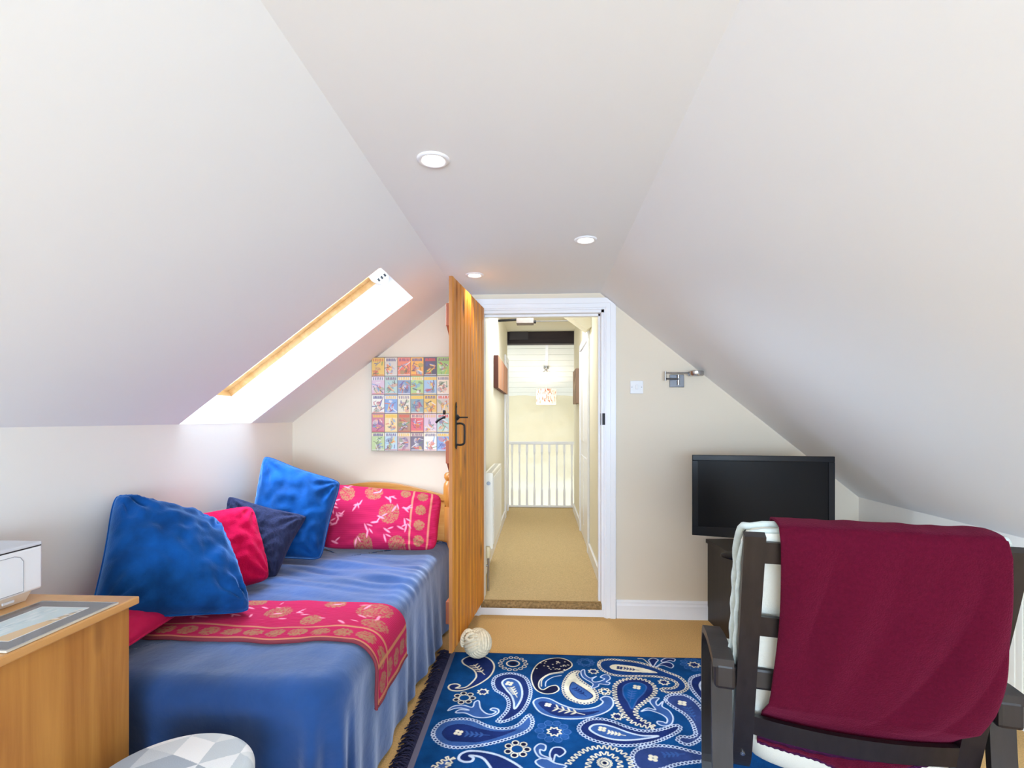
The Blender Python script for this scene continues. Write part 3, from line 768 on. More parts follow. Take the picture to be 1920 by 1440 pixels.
motif('A', [(640,720),(700,670),(820,655),(930,680),(960,620),(1010,605),(1030,690),(1090,750),(1160,765),(1215,735),(1150,710),(1180,690),(1240,705),(1245,745),(1180,785),(1080,805),(960,795),(850,750),(735,745),(780,710),(890,715),(800,690),(720,695)], MID, 'line', PALE, .006)
motif('A', [(460,1010),(490,930),(570,860),(700,825),(860,820),(980,845),(1100,900),(1250,935),(1400,925),(1500,880),(1570,810),(1620,775),(1655,850),(1630,930),(1560,980),(1440,1030),(1250,1090),(1050,1135),(800,1165),(620,1150),(510,1090)], MID, 'chain', PALE)
Q = spl(RG('A', [(565,1000),(620,920),(730,885),(870,890),(1000,930),(1150,960),(1300,970),(1470,945),(1350,1000),(1200,1050),(1000,1100),(760,1095),(640,1080)]), 6, True); P.fill(Q, NAVY)
rosette('A', (765, 985), 62, 'flower'); sprig('A', (850, 1000), (1140, 1015), MID)
rosette('A', (1470, 1180), 165, 'rings')
motif('A', [(1540,1430),(1350,1300),(1150,1230),(920,1205),(800,1240),(770,1300),(830,1335),(920,1330),(945,1290),(900,1262),(1000,1270),(1080,1310),(1160,1420),(1200,1520),(1500,1560)], NAVY, 'line', PALE, .010)
motif('A', [(470,1400),(560,1340),(640,1290),(700,1310),(640,1360),(640,1400),(560,1440)], MID, 'zig', CREAM)
motif('C', [(820,410),(850,345),(910,310),(990,300),(1050,320),(1062,350),(1010,380),(930,395),(875,430),(865,470),(890,490),(930,470),(970,465),(985,490),(950,512),(890,512),(840,480)], DK, 'line', CREAM, .006)
random.seed(3)
for k in range(34):
    c = RG('C', [(random.uniform(850, 1045), random.uniform(318, 372))])[0]; P.disc(c, .004, CREAM, .9)
motif('C', [(880,470),(885,430),(930,400),(1010,388)], None, 'line', CREAM, .005, False)
motif('C', [(905,470),(910,440),(950,415),(1000,405)], None, 'line', PALE, .005, False)
motif('C', [(832,565),(870,540),(930,545),(1000,580),(1080,605),(1160,605),(1220,590),(1250,565),(1235,545),(1265,530),(1300,540),(1312,575),(1290,610),(1230,640),(1130,662),(1020,665),(930,650),(865,620)], MID, 'line', PALE, .007)
Q = spl(RG('C', [(862,575),(900,560),(960,580),(1040,612),(1130,625),(1230,618),(1150,645),(1020,652),(930,632)]), 6, True); P.fill(Q, NAVY)
rosette('C', (920, 582), 24, 'flower'); sprig('C', (960, 600), (1140, 640))
rosette('C', (950, 740), 125, 'faded'); rosette('C', (957, 742), 50, 'star')
motif('C', [(1100,380),(1060,390),(1025,430),(1012,480),(1030,530),(1080,560),(1140,573),(1195,560),(1213,530),(1195,490),(1150,460),(1110,430),(1090,400)], CREAM, 'chain', CREAM)
Q = spl(RG('C', [(1050,490),(1066,445),(1100,462),(1160,500),(1188,530),(1150,550),(1090,540)]), 6, True); P.fill(Q, MID); P.line(Q, .005, NAVY, True)
sprig('C', (1080, 480), (1150, 530), NAVY)
motif('B', [(315,250),(355,230),(370,290),(430,330),(500,310),(450,345),(470,375),(540,370),(600,340),(550,320),(590,290),(650,300),(665,340),(620,375),(660,385),(640,410),(540,400),(520,430),(440,450),(460,400),(380,350),(330,310)], MID, 'line', PALE, .005)
motif('B', [(530,170),(560,120),(680,105),(850,120),(1020,145),(1200,200),(1350,260),(1500,320),(1580,400),(1580,460),(1500,500),(1380,505),(1290,480),(1300,455),(1420,450),(1470,400),(1400,350),(1250,315),(1050,305),(850,305),(680,285),(570,230)], (24, 58, 116), 'chain', CREAM)
Q = spl(RG('B', [(660,190),(720,165),(900,180),(1080,215),(1235,268),(1050,262),(850,250),(700,225)]), 6, True); P.fill(Q, CREAM)
rosette('B', (780, 205), 45, 'flower', NAVY); sprig('B', (830, 210), (1010, 235), NAVY)
motif('B', [(1000,95),(1060,100),(1110,140),(1180,195)], None, 'line', CREAM, .005, False)
for m_ in ([(1130,110),(1180,90),(1240,110),(1220,140),(1180,190),(1140,140)], [(1215,200),(1290,150),(1380,145),(1425,180),(1400,210),(1340,190),(1280,175)], [(1280,120),(1340,90),(1440,100),(1430,130),(1380,120),(1300,140)]): motif('B', m_, NAVY, 'line', PALE, .005)
rosette('B', (465, 250), 68, 'star'); rosette('B', (1310, 380), 72, 'star'); rosette('B', (370, 140), 120, 'faded')
rosette('B', (1675, 170), 190, 'faded'); rosette('B', (1675, 172), 80, 'star')
motif('B', [(720,460),(740,400),(830,350),(960,335),(1090,355),(1180,410),(1210,480),(1170,550),(1080,620),(1000,680),(970,740),(1000,800),(1080,850),(1180,900),(1180,930),(1080,910),(950,870),(860,800),(790,700),(730,580)], NAVY, 'zig', CREAM)
motif('B', [(820,450),(870,400),(970,380),(1060,400),(1100,440),(1070,510),(990,590),(930,700),(880,620),(830,540)], BLUE, 'line', MID, .006)
rosette('B', (985, 440), 55, 'flower'); sprig('B', (930, 480), (905, 620), MID)
rosette('B', (600, 490), 80, 'rings'); rosette('B', (750, 790), 78, 'star')
motif('B', [(1040,730),(1120,690),(1210,710),(1145,620),(1170,575),(1250,570),(1215,620),(1240,660),(1300,610),(1290,670),(1370,720),(1420,800),(1400,880),(1320,905),(1240,880),(1235,850),(1300,855),(1340,870),(1350,820),(1290,770),(1200,735),(1120,715)], MID, 'line', PALE, .006)
motif('B', [(1330,590),(1370,540),(1480,525),(1600,550),(1720,640),(1800,760),(1820,880),(1780,1020),(1690,1100),(1600,1130),(1510,1100),(1475,1065),(1520,1030),(1620,1040),(1690,1010),(1680,940),(1640,850),(1560,760),(1460,700),(1370,640)], SLATE, 'chain', PALE)
rosette('B', (1530, 630), 62, 'flower'); sprig('B', (1590, 680), (1690, 840), MID)
motif('B', [(1620,380),(1650,320),(1750,290),(1900,290),(2100,350),(2150,500),(2040,680),(1900,760),(1840,700),(1760,600),(1690,520),(1640,450)], NAVY, 'chain', PALE)
motif('B', [(1740,420),(1780,360),(1900,345),(2000,420),(1980,560),(1900,640),(1840,570),(1780,500)], MID, 'line', PALE, .009)
sprig('B', (1830, 420), (1880, 560))
motif('B', [(290,940),(320,880),(420,825),(560,820),(700,850),(850,910),(1000,955),(1150,965),(1300,940),(1430,900),(1500,905),(1490,960),(1350,1040),(1150,1110),(900,1140),(700,1130),(480,1080),(340,1010)], NAVY, 'chain', PALE)
motif('B', [(420,940),(470,890),(580,885),(720,920),(880,980),(1050,1020),(1240,1025),(1050,1060),(850,1075),(680,1060),(520,1010)], MID, 'line', PALE, .009)
rosette('B', (570, 940), 58, 'flower'); sprig('B', (640, 975), (850, 1020))
motif('B', [(930,1290),(960,1210),(1060,1160),(1250,1140),(1450,1160),(1650,1210),(1860,1260),(2000,1290),(1860,1320),(1650,1340),(1450,1370),(1300,1420),(1100,1450),(980,1400)], SLATE, 'chain', PALE)
rosette('B', (1180, 1290), 70, 'flower'); sprig('B', (1300, 1250), (1560, 1240), MID)
for z_ in ([(150,1370),(250,1270),(380,1190),(520,1160),(680,1170),(820,1230),(900,1320),(920,1420),(860,1500)], [(400,1460),(400,1380),(430,1310),(500,1260),(600,1230),(720,1280),(790,1360),(760,1450)]):
    Q = spl(RG('B', z_), 6, False); style(Q, 'zigo', CREAM)
rosette('B', (600, 1350), 92, 'chain')
motif('C', [(930,880),(950,840),(1000,838),(1024,865),(990,892),(965,880),(950,925)], NAVY, 'line', PALE, .006)
motif('C', [(845,920),(900,900),(960,930),(1030,950),(960,978),(880,955)], MID, 'line', PALE, .006)
motif('C', [(840,840),(870,815),(905,825),(900,855),(872,850),(880,880),(940,905),(880,900),(850,875)], MID, 'line', PALE, .006)
# right part under the armchair
for cx, cy, fl in ((1.62, .42, -1), (1.66, .90, 1)):
    Q = spl([(cx + fl * a, cy + b) for a, b in ((-.12, 0), (-.08, .06), (0, .08), (.08, .05), (.13, -.02), (.12, -.09), (.06, -.05), (-.02, -.045), (-.09, -.045))], 6, True)
    P.fill(Q, NAVY); style(Q, 'chain', PALE); P.disc((cx, cy + .02), .02, CREAM)
P.a[:, :4] = lin((104, 100, 116)); P.a[:, :] = P.a
P.a[-3:, :] = lin((22, 34, 80))
rug = thing('paisley_rug', 'blue paisley wool rug on the carpet with navy fringe', 'rug', ((RX0 + RX1) / 2, (RY0 + RY1) / 2, .0005))
def f_rug(u, v): return (RX0 + W_ * u, FY + H_ * v, .0125 + .0012 * nz(u * 6, v * 5))
bm, V, lay = grid_mesh(f_rug, P, nx, ny)
# nearer, out of frame part at the same weave, coarser grid
NXn, NYn = 520, 250; Pn = Paint(W_, FY - RY0, NXn, NYn, (14, 66, 120))
jj = (np.linspace(.03, .80, NYn) * (ny - 1)).astype(int)[::-1]; ii = (np.linspace(1, 0, NXn) * (nx - 1)).astype(int)
Pn.a = P.a[jj][:, ii]          # the weave's repeat, turned about
lastrow = None; rows = []
for j in range(NYn):
    row = []
    for i in range(NXn):
        v = bm.verts.new((RX0 + W_ * i / (NXn - 1), RY0 + (FY - RY0) * j / (NYn - 1), .0125)); v[lay] = (*Pn.a[j, i], 1); row.append(v)
    rows.append(row)
for j in range(NYn - 1):
    for i in range(NXn - 1): bm.faces.new((rows[j][i], rows[j][i + 1], rows[j + 1][i + 1], rows[j + 1][i]))
link('pile', bm, M_rug, rug)
bm = NB(); box(bm, RX0, RX1, RY0, RY1, .001, .011); link('backing', bm, mat('rug_backing', (22, 34, 78), .9), rug)
bm = NB(); box(bm, RX0 - .016, RX0 + .008, RY0, RY1, .001, .0145, bev=.003); link('edge_band', bm, M_rugedge, rug)
bm = NB(); y = RY0
while y < RY1 - .002:
    for q in range(2 if y > 1.7 else 1):
        L = random.uniform(.045, .082); a = random.uniform(-.45, .45) + .25 * nz(y * 9, 0); h = random.uniform(.006, .02)
        p = Vector((RX0 - .014, y + random.uniform(-.003, .003), .009))
        pts = [p]
        for k in range(1, 5):
            s = k / 4; pts.append(p + Vector((-L * s * math.cos(a), L * s * math.sin(a) + .006 * math.sin(s * 6 + y * 300), h * math.sin(s * PI) * 1.0 - .0055 * s)))
        tube(bm, pts, [.0028, .0032, .0034, .003, .0016], 5)
    y += .0062
o = link('fringe', bm, M_fringe, rug, smooth=True); o['kind'] = 'stuff'

# ------------------------------------------------------------------ bed
BX0, BX1, BY0, BY1 = XL + .045, -.600, 1.50, 3.36
ZB = .525
bed = thing('single_bed', 'pine single bed against the left wall under the skylight', 'bed', ((BX0 + BX1) / 2, (BY0 + BY1) / 2, 0))
def post(x, y):
    bm = NB(); s = .030
    box(bm, x - s, x + s, y - s, y + s, 0, .74, bev=.005)
    lathe(bm, [(.024, .735), (.026, .745), (.036, .765), (.040, .80), (.040, .87), (.036, .895), (.026, .908), (.024, .914), (.030, .922), (.036, .935), (.035, .953), (.026, .966), (.01, .97)], 24, Matrix.Translation((x, y, 0)))
    link('post', bm, M_bedpost, bed, smooth=True)
post(-1.605, 3.385); post(-.605, 3.385)
bm = NB(); pr = [(-1.575, .45)] + [(-1.575 + .94 * k / 24, .800 + .082 * math.sin(PI * k / 24) ** 1.2) for k in range(25)] + [(-.635, .45)]
prism(bm, pr, 'y', 3.375, 3.40)
link('headboard', bm, M_bedpine, bed, smooth=True)
bm = NB(); pr = [(-1.575 + .94 * k / 24, .800 + .082 * math.sin(PI * k / 24) ** 1.2) for k in range(25)]
pr2 = [(x, z + .018) for x, z in pr] + [(x, z - .02) for x, z in pr[::-1]]
prism(bm, pr2, 'y', 3.365, 3.41); link('top_rail', bm, M_bedpine, bed, smooth=True)
for x in (BX0 + .03, BX1 - .03):
    bm = NB(); box(bm, x - .012, x + .012, BY0 + .05, 3.36, .20, .32); link('side_rail', bm, M_bedpine, bed)
for x in (BX0 + .04, BX1 - .045):
    bm = NB(); box(bm, x - .03, x + .03, BY0 + .05, BY0 + .11, .0, .33, bev=.004); link('leg', bm, M_bedpost, bed)
bm = NB(); box(bm, BX0 + .01, BX1 - .03, BY0 + .03, BY1 - .005, .30, ZB - .03, bev=.05); link('mattress', bm, mat('mattress_white', (220, 220, 224), .9), bed)

# bedspread: rings running out from the middle of the mattress and down its sides
def spread_z(x, y):
    z = ZB
    z += .010 * nz(x * 3.1, y * 2.6, 2)
    w = max(0, min(1, (y - 2.15) / .3)) * max(0, min(1, (3.0 - y) / .3))
    z += .022 * w * nz(x * 3.2, y * 15 + x * 3, 7)
    w2 = max(0, min(1, (2.4 - y) / .5)); z += .011 * w2 * nz(x * 7 + y * 4, y * 6 - x * 3, 11)
    ax = -.75 - x
    return z
def bedspread():
    bm = NB(); NP = 560; rc = .13; R = .075
    x0, x1, y0, y1 = BX0, BX1, BY0, BY1
    # outline of the straight drop
    per = []; ins = rc
    segs = [('l', (x1, y1 - .01), (x1, y0 + rc)), ('a', (x1 - rc, y0 + rc), 0, -PI / 2), ('l', (x1 - rc, y0), (x0 + .06, y0)), ('a', (x0 + .06, y0 + .06), -PI / 2, -PI), ('l', (x0, y0 + .06), (x0, y1 - .01)), ('l', (x0, y1), (x1, y1))]
    tot = []
    for s in segs:
        if s[0] == 'l': tot.append(math.dist(s[1], s[2]))
        else: tot.append((rc if s[1][0] > -1 else .06) * PI / 2 * 2.2)
    T_ = sum(tot)
    for s, L in zip(segs, tot):
        n = max(6, int(NP * L / T_))
        for k in range(n):
            t = k / n
            if s[0] == 'l':
                dx, dy = s[2][0] - s[1][0], s[2][1] - s[1][1]; LL = math.hypot(dx, dy)
                per.append((s[1][0] + dx * t, s[1][1] + dy * t, -dy / LL, dx / LL, 0.0, s))
                # outward normal
            else:
                a = s[2] + (s[3] - s[2]) * t; r = rc if s[1][0] > -1 else .06
                per.append((s[1][0] + r * math.cos(a), s[1][1] + r * math.sin(a), math.cos(a), math.sin(a), math.sin(PI * t), s))
    cx, cy = (x0 + x1) / 2, (y0 + y1) / 2
    out = []
    for (x, y, a, b, c, s) in per:
        if (x + a * .01 - cx) ** 2 / (x1 - x0) ** 2 + (y + b * .01 - cy) ** 2 / (y1 - y0) ** 2 < (x - cx) ** 2 / (x1 - x0) ** 2 + (y - cy) ** 2 / (y1 - y0) ** 2: a, b = -a, -b
        out.append((x, y, a, b, c))
    rings = []
    NT, NR_, ND = 46, 10, 26
    acc = 0
    for i, (x, y, a, b, c) in enumerate(out):
        col = []
        head = y > y1 - .005
        # centre line target
        tx = cx + .0 * (x - cx); ty = min(max(y, y0 + .45), y1 - .45)
        ex, ey = x - a * R, y - b * R
        for k in range(NT):
            s = k / (NT - 1); px, py = tx + (ex - tx) * s, ty + (ey - ty) * s
            col.append((px, py, spread_z(px, py)))
        ze = spread_z(ex, ey)
        for k in range(1, NR_ + 1):
            th = PI / 2 * k / NR_; col.append((ex + a * R * math.sin(th), ey + b * R * math.sin(th), ze - R * (1 - math.cos(th))))
        zt = ze - R; zb = .028 + .012 * nz(x * 5, y * 5) if not head else .3
        sperim = i * T_ / len(out)
        for k in range(1, ND + 1):
            s = k / ND; z = zt + (zb - zt) * s
            amp = .010 * s + .030 * s * c + .012 * s * math.exp(-((x - (x1 - .22)) / .18) ** 2) * (1 if y < y0 + .02 else 0)
            fold = math.sin(sperim * 34 + 2.5 * nz(sperim * 3, 0)) * amp + .012 * s * nz(sperim * 5, z * 2)
            if y > y0 + .02 and x < x1 - .02 and not (y < y0 + .3): fold *= .2
            off = fold + (.0 * s + .018 * s * c) + (.028 * s * max(0, min(1, (y - 2.3) / .5)) if a > .5 else 0)
            if a < -.5: off = min(off, .02) * .5
            if head: off = 0
            col.append((x + a * off, y + b * off, z))
        rings.append([bm.verts.new(p) for p in col])
    N = len(rings)
    for i in range(N):
        A, B = rings[i], rings[(i + 1) % N]
        for k in range(len(A) - 1): bm.faces.new((A[k], A[k + 1], B[k + 1], B[k]))
    bmesh.ops.remove_doubles(bm, verts=bm.verts, dist=.0008)
    return link('bedspread', bm, M_spread, base=((BX0 + BX1) / 2, (BY0 + BY1) / 2, ZB), smooth=True, angle=180)
tag(bedspread(), 'slate blue velvet bedspread draped over the bed to the floor', 'bedspread')

# runner quilt across the bed, hanging over the right side
def quilt_paint(w, h, n1, n2, border='bottom', seed=1):
    rnd = random.Random(seed)
    Pq = Paint(w, h, n1, n2, (178, 30, 76))
    for k in range(int(h / .012)): Pq.line([(0, k * .012), (w, k * .012)], .0030, (150, 20, 62), al=.6)
    def med(c, r):
        Pq.disc(c, r, (170, 62, 72), .5)
        for q in range(int(r * 5200)):
            a, rr = rnd.random() * 2 * PI, r * math.sqrt(rnd.random()); Pq.disc((c[0] + rr * math.cos(a), c[1] + rr * math.sin(a)), .0030, (156, 114, 80), .75)
    def leaf(c, L, a): Pq.disc(c, L, (238, 142, 164), .9, L * .24, a)
    return Pq, med, leaf, rnd
QW, QH = 1.20, .40
n1, n2 = 460, 134
P, med, leaf, rnd = quilt_paint(QW, QH, n1, n2)
# stripes along the near edge and the hanging end
for yy in (.012, .125): P.line([(0, yy), (QW, yy)], .014, (192, 132, 96), al=.8)
for k in range(14): med((.05 + k * .084, .068), .034)
for xx in (QW - .012, QW - .13): P.line([(xx, 0), (xx, QH)], .014, (196, 138, 84), al=.8)
for k in range(4): med((QW - .07, .15 + k * .085), .034)
for c, r in (((.93, .32), .07), ((.55, .27), .055), ((.25, .30), .06), ((.75, .37), .045), ((.97, .19), .05), ((.72, .19), .04), ((.40, .38), .04)): med(c, r)
for k in range(34): leaf((rnd.uniform(.02, 1.0), rnd.uniform(.16, .39)), rnd.uniform(.012, .026), rnd.uniform(0, PI))
P.line([(0, .003), (QW, .003)], .008, (120, 20, 50)); 
def prof(s):     # distance along the cloth from the left end -> (x, z) just above the bedspread
    xs = BX0 + .05; R = .085; xe = BX1 - .075; flat = xe - xs
    if s < flat: return xs + s, ZB
    t = (s - flat) / R
    if t < PI / 2: return xe + R * math.sin(t), ZB - R * (1 - math.cos(t))
    d = s - flat - R * PI / 2
    return xe + R + .0 + .012 * d, ZB - R - d
def f_run(u, v):
    s = u * QW; x, z = prof(s)
    bend = .05 * max(0, min(1, (s - .55) / .8))
    y = 1.775 + QH * v * (1 - .10 * u) + .012 * nz(s * 4, v * 1.5, 3) + bend * .4 - (.04 * (1 - v) * max(0, s - .9) / .45) + .06 * max(0, s - .95) * (v)
    if s < .95: z = spread_z(x, y)
    else:
        k = min(1, (s - .95) / .1); z = z + (spread_z(x, y) - ZB) * (1 - k)
    lift = .013 + .002 * abs(math.sin(v * QH / .012 * PI)) + .004 * nz(s * 9, v * 4)
    t = (s - (BX1 - .075 - BX0 - .05)) / .085; th = max(0, min(PI / 2, t))
    return Vector((x + math.sin(th) * (lift + .004), y, z + math.cos(th) * lift))
bm, V, lay = grid_mesh(f_run, P, n1, n2)
ed = NB()
edge_pts = [f_run(i / 119, 0) - Vector((0, 0, .003)) for i in range(120)] + [f_run(1, j / 30) - Vector((.002, 0, 0)) for j in range(31)]
qt = thing('bed_runner', 'raspberry pink quilted runner with gold medallions laid across the bed', 'quilt', (-1.1, 1.95, ZB + .01))
g = link('quilt_cloth', bm, M_quilt, qt, smooth=True, angle=180)
ed2 = ed; tube(ed2, edge_pts, .006, 7); o = link('bound_edge', ed2, mat('quilt_binding', (118, 40, 52), .9), qt, smooth=True); o['label'] = 'dark bound edge'

# ------------------------------------------------------------------ cushions
def pillow(name, corners, T1, T2, m, label, cat='cushion', pinch=.10, n=56, wr=.008, wfreq=5, piping=None, paint=None, seed=0, expo=.4, ear=0.0, inside=None):
    tl, tr, br, blc = [Vector(c) for c in corners]
    cen = (tl + tr + br + blc) / 4
    nrm = ((tr - blc).cross(tl - br)).normalized()
    if nrm.y > 0: nrm = -nrm     # towards the camera
    bm = NB(); lay = bm.verts.layers.float_color.new('Col') if paint is not None else None
    n1, n2 = (paint.a.shape[1], paint.a.shape[0]) if paint is not None else (n, n)
    sz = (tr - tl).length
    grids = []; edge = []
    for side in (1, -1):
        g = []
        for j in range(n2):
            row = []
            for i in range(n1):
                u = -1 + 2 * i / (n1 - 1); v = -1 + 2 * j / (n2 - 1)
                if paint is None:          # finer spacing near the seams
                    u = math.sin(u * PI / 2) * .6 + u * .4; v = math.sin(v * PI / 2) * .6 + v * .4
                ck = 1 - .085 * abs(u * v) ** 5
                uu = u * (1 - pinch * (1 - v * v) * abs(u)) * ck; vv = v * (1 - pinch * (1 - u * u) * abs(v)) * ck
                a, b = (uu + 1) / 2, (vv + 1) / 2
                p = (blc * (1 - a) + br * a) * (1 - b) + (tl * (1 - a) + tr * a) * b
                e = max(0, (1 - u * u)) * max(0, (1 - v * v))
                h = e ** expo
                th = (T1 if side > 0 else T2) * h
                # seam puckers and corner creases
                edgef = 1 - min(1, e * 3)
                w = wr * (nz(u * wfreq + seed, v * wfreq, seed * 3.1 + side) * h * 1.2 + edgef * h ** .5 * .9 * nz(u * 14 + seed, v * 14, side + seed))
                cr = 0
                for (cu, cv) in ((-1, 1), (1, 1), (1, -1), (-1, -1)):
                    du, dv = u - cu, v - cv; d = math.hypot(du, dv); a_ = math.atan2(dv, du)
                    cr += math.sin(a_ * 13 + seed + cu) * math.exp(-((d - .45) / .28) ** 2) * .55
                w += wr * cr * min(1, e * 6)
                p = p + nrm * (side * th + w * (1 if side > 0 else .3))
                if side > 0 or (0 < i < n1 - 1 and 0 < j < n2 - 1):
                    vt = bm.verts.new(p)
                    if lay: vt[lay] = (*paint.a[j, i], 1)
                else: vt = grids[0][j][i]
                row.append(vt)
            g.append(row)
        grids.append(g)
        for j in range(n2 - 1):
            for i in range(n1 - 1):
                q = (g[j][i], g[j][i + 1], g[j + 1][i + 1], g[j + 1][i])
                try: bm.faces.new(q if side > 0 else q[::-1])
                except ValueError: pass
    g = grids[0]
    loop = [g[0][i].co.copy() for i in range(0, n1 - 1, 2)] + [g[j][n1 - 1].co.copy() for j in range(0, n2 - 1, 2)] + [g[n2 - 1][i].co.copy() for i in range(n1 - 1, 0, -2)] + [g[j][0].co.copy() for j in range(n2 - 1, 0, -2)]
    if piping:
        t_ = thing(name, label, cat, cen); link('cover', bm, m, t_, smooth=True, angle=180)
        if cat == 'cushion': t_['group'] = 'cushions on the bed'
        b2 = NB(); tube(b2, loop, piping, 7, closed=True); link('piping', b2, m, t_, smooth=True, angle=180); return t_
    return tag(link(name, bm, m, base=cen, smooth=True, angle=180), label, cat, 'cushions on the bed' if cat == 'cushion' else None)

pillow('cushion', [pt(212, 920, t=2.03), pt(412, 982, t=2.36), pt(478, 1150, t=2.06), pt(160, 1172, t=1.78)], .15, .07, M_velvet,
       'large blue velvet cushion leaning on the left wall nearest the chest', pinch=.06, wr=.020, seed=2, piping=.004)
pillow('cushion', [pt(318, 972, t=2.32), pt(474, 946, t=2.60), pt(508, 1088, t=2.48), pt(380, 1126, t=2.24)], .10, .04, M_red,
       'raspberry red cushion between the near blue and the charcoal cushion', pinch=.04, wr=.012, seed=5)
pillow('cushion', [pt(424, 924, t=2.70), pt(582, 966, t=2.80), pt(518, 1088, t=2.56), pt(400, 1092, t=2.56)], .10, .04, M_char,
       'charcoal chenille cushion leaning on the further blue cushion', pinch=.11, wr=.011, seed=8)
pillow('cushion', [pt(492, 848, t=2.99), pt(643, 902, t=3.05), pt(604, 1052, t=2.88), pt(450, 1055, t=2.80)], .13, .05, M_velvet,
       'blue velvet cushion at the head of the bed beside the pink pillow', pinch=.08, wr=.016, seed=12, piping=.004)
# pillow in the pink quilted cover
n1, n2 = 250, 130
P, med, leaf, rnd = quilt_paint(.78, .40, n1, n2, seed=5)
for xx in (.60, .72): P.line([(xx, 0), (xx, .4)], .012, (204, 140, 112), al=.75)
for k in range(4): med((.66, .05 + k * .10), .034)
for c, r in (((.18, .33), .05), ((.35, .35), .055), ((.46, .21), .065), ((.30, .02), .06), ((.52, .02), .055), ((.02, .22), .05), ((.55, .36), .03)): med(c, r)
for k in range(26):
    x, y = rnd.uniform(.05, .58), rnd.uniform(.03, .38); a = rnd.uniform(0, PI); leaf((x, y), .024, a); leaf((x + .022, y + .016), .018, a + .9)
pillow('pillow', [pt(603, 905, t=3.24), pt(832, 926, t=3.24), pt(820, 1034, t=3.03), pt(598, 1030, t=3.05)], .075, .05, M_quilt,
       'pillow in a pink quilted cover propped against the headboard', cat='pillow', pinch=.03, wr=.006, seed=20, paint=P, expo=.38)
# flat cushion lying by the chest
pillow('cushion', [Vector((-1.68, 2.0, .615)), Vector((-1.40, 1.93, .572)), Vector((-1.36, 1.60, .572)), Vector((-1.67, 1.56, .60))], .065, .03, M_redsilk,
       'flat raspberry cushion lying on the bed behind the chest, under the blue one', pinch=.05, wr=.006, seed=30, piping=.004)

# ------------------------------------------------------------------ chest with printer and mat
CX1, CY1, CZ = -1.157, 1.42, .816
CY0 = .42
ch = thing('pine_chest', 'tall pine effect chest against the left wall holding the printer', 'chest', ((XL + CX1) / 2, (CY0 + CY1) / 2, 0))
bm = NB(); box(bm, XL + .02, CX1 + .0, CY0 - .015, CY1 + .0, CZ - .022, CZ, bev=.004); link('top', bm, M_chesttop, ch)
bm = NB(); box(bm, CX1 - .036, CX1 - .018, CY0, CY1 - .018, 0, CZ - .022); link('side_panel', bm, M_chest, ch)
bm = NB(); box(bm, XL + .03, XL + .048, CY0, CY1 - .018, 0, CZ - .022); link('side_panel', bm, M_chest, ch)
bm = NB(); box(bm, XL + .048, CX1 - .036, CY1 - .036, CY1 - .018, 0, CZ - .022); link('back_panel', bm, M_chest, ch)
for k in range(3):
    z0 = .06 + k * .245; bm = NB(); box(bm, XL + .05, CX1 - .038, CY0 - .012, CY0 + .02, z0, z0 + .235, bev=.003); d_ = link('drawer', bm, M_chest, ch)
    for xx in (-1.56, -1.32):
        bm = NB(); bmesh.ops.create_uvsphere(bm, u_segments=12, v_segments=8, radius=.016, matrix=Matrix.Translation((xx, CY0 - .026, z0 + .12))); link('knob', bm, M_chest, d_, smooth=True)
bm = NB(); box(bm, XL + .05, CX1 - .036, CY0 + .01, CY0 + .025, 0, .06); link('plinth', bm, M_chest, ch)
# printer
pr_x0, pr_x1, pr_y0, pr_y1 = -1.68, -1.425, 1.00, 1.392
pz = CZ + .001
pn = thing('printer', 'white office printer on the pine chest', 'printer', ((pr_x0 + pr_x1) / 2, (pr_y0 + pr_y1) / 2, pz))
bm = NB(); box(bm, pr_x0, pr_x1, pr_y0, pr_y1, pz + .028, pz + .150, bev=.006); link('body', bm, M_plast, pn)
bm = NB(); box(bm, pr_x0 + .004, pr_x1 + .001, pr_y0 + .002, pr_y1 - .001, pz + .1515, pz + .162, bev=.004); link('lid', bm, M_grey, pn)
bm = NB(); box(bm, pr_x0 + .006, pr_x1 - .001, pr_y0 + .004, pr_y1 - .003, pz + .149, pz + .1525); link('lid_seam', bm, M_dark, pn)
bm = NB(); prism(bm, [(pr_x0 + .02, pz), (pr_x1 - .02, pz), (pr_x1 - .003, pz + .029), (pr_x0 + .003, pz + .029)], 'y', pr_y0 + .01, pr_y1 - .03); link('base', bm, mat('printer_base', (222, 208, 190), .5), pn)
bm = NB(); q = [(pr_y0 + .02, pz + .035), (pr_y1 - .055, pz + .035), (pr_y1 - .055, pz + .118), (pr_y1 - .063, pz + .130), (pr_y1 - .078, pz + .136), (pr_y0 + .02, pz + .136)]
for a, b in zip(q, q[1:] + q[:1]):
    tube(bm, [(pr_x1 + .0003, a[0], a[1]), (pr_x1 + .0003, b[0], b[1])], .0009, 5)
link('tray_outline', bm, mat('seam_grey', (150, 150, 154), .6), pn)
bm = NB(); box(bm, pr_x1 - .008, pr_x1 - .0045, pr_y1 - .105, pr_y1 - .075, pz + .012, pz + .018); link('badge', bm, M_grey, pn)
bm = NB(); box(bm, pr_x1 - .018, pr_x1 - .01, pr_y0 + .02, pr_y1 - .13, pz + .0005, pz + .012); link('paper_slot', bm, M_dark, pn)
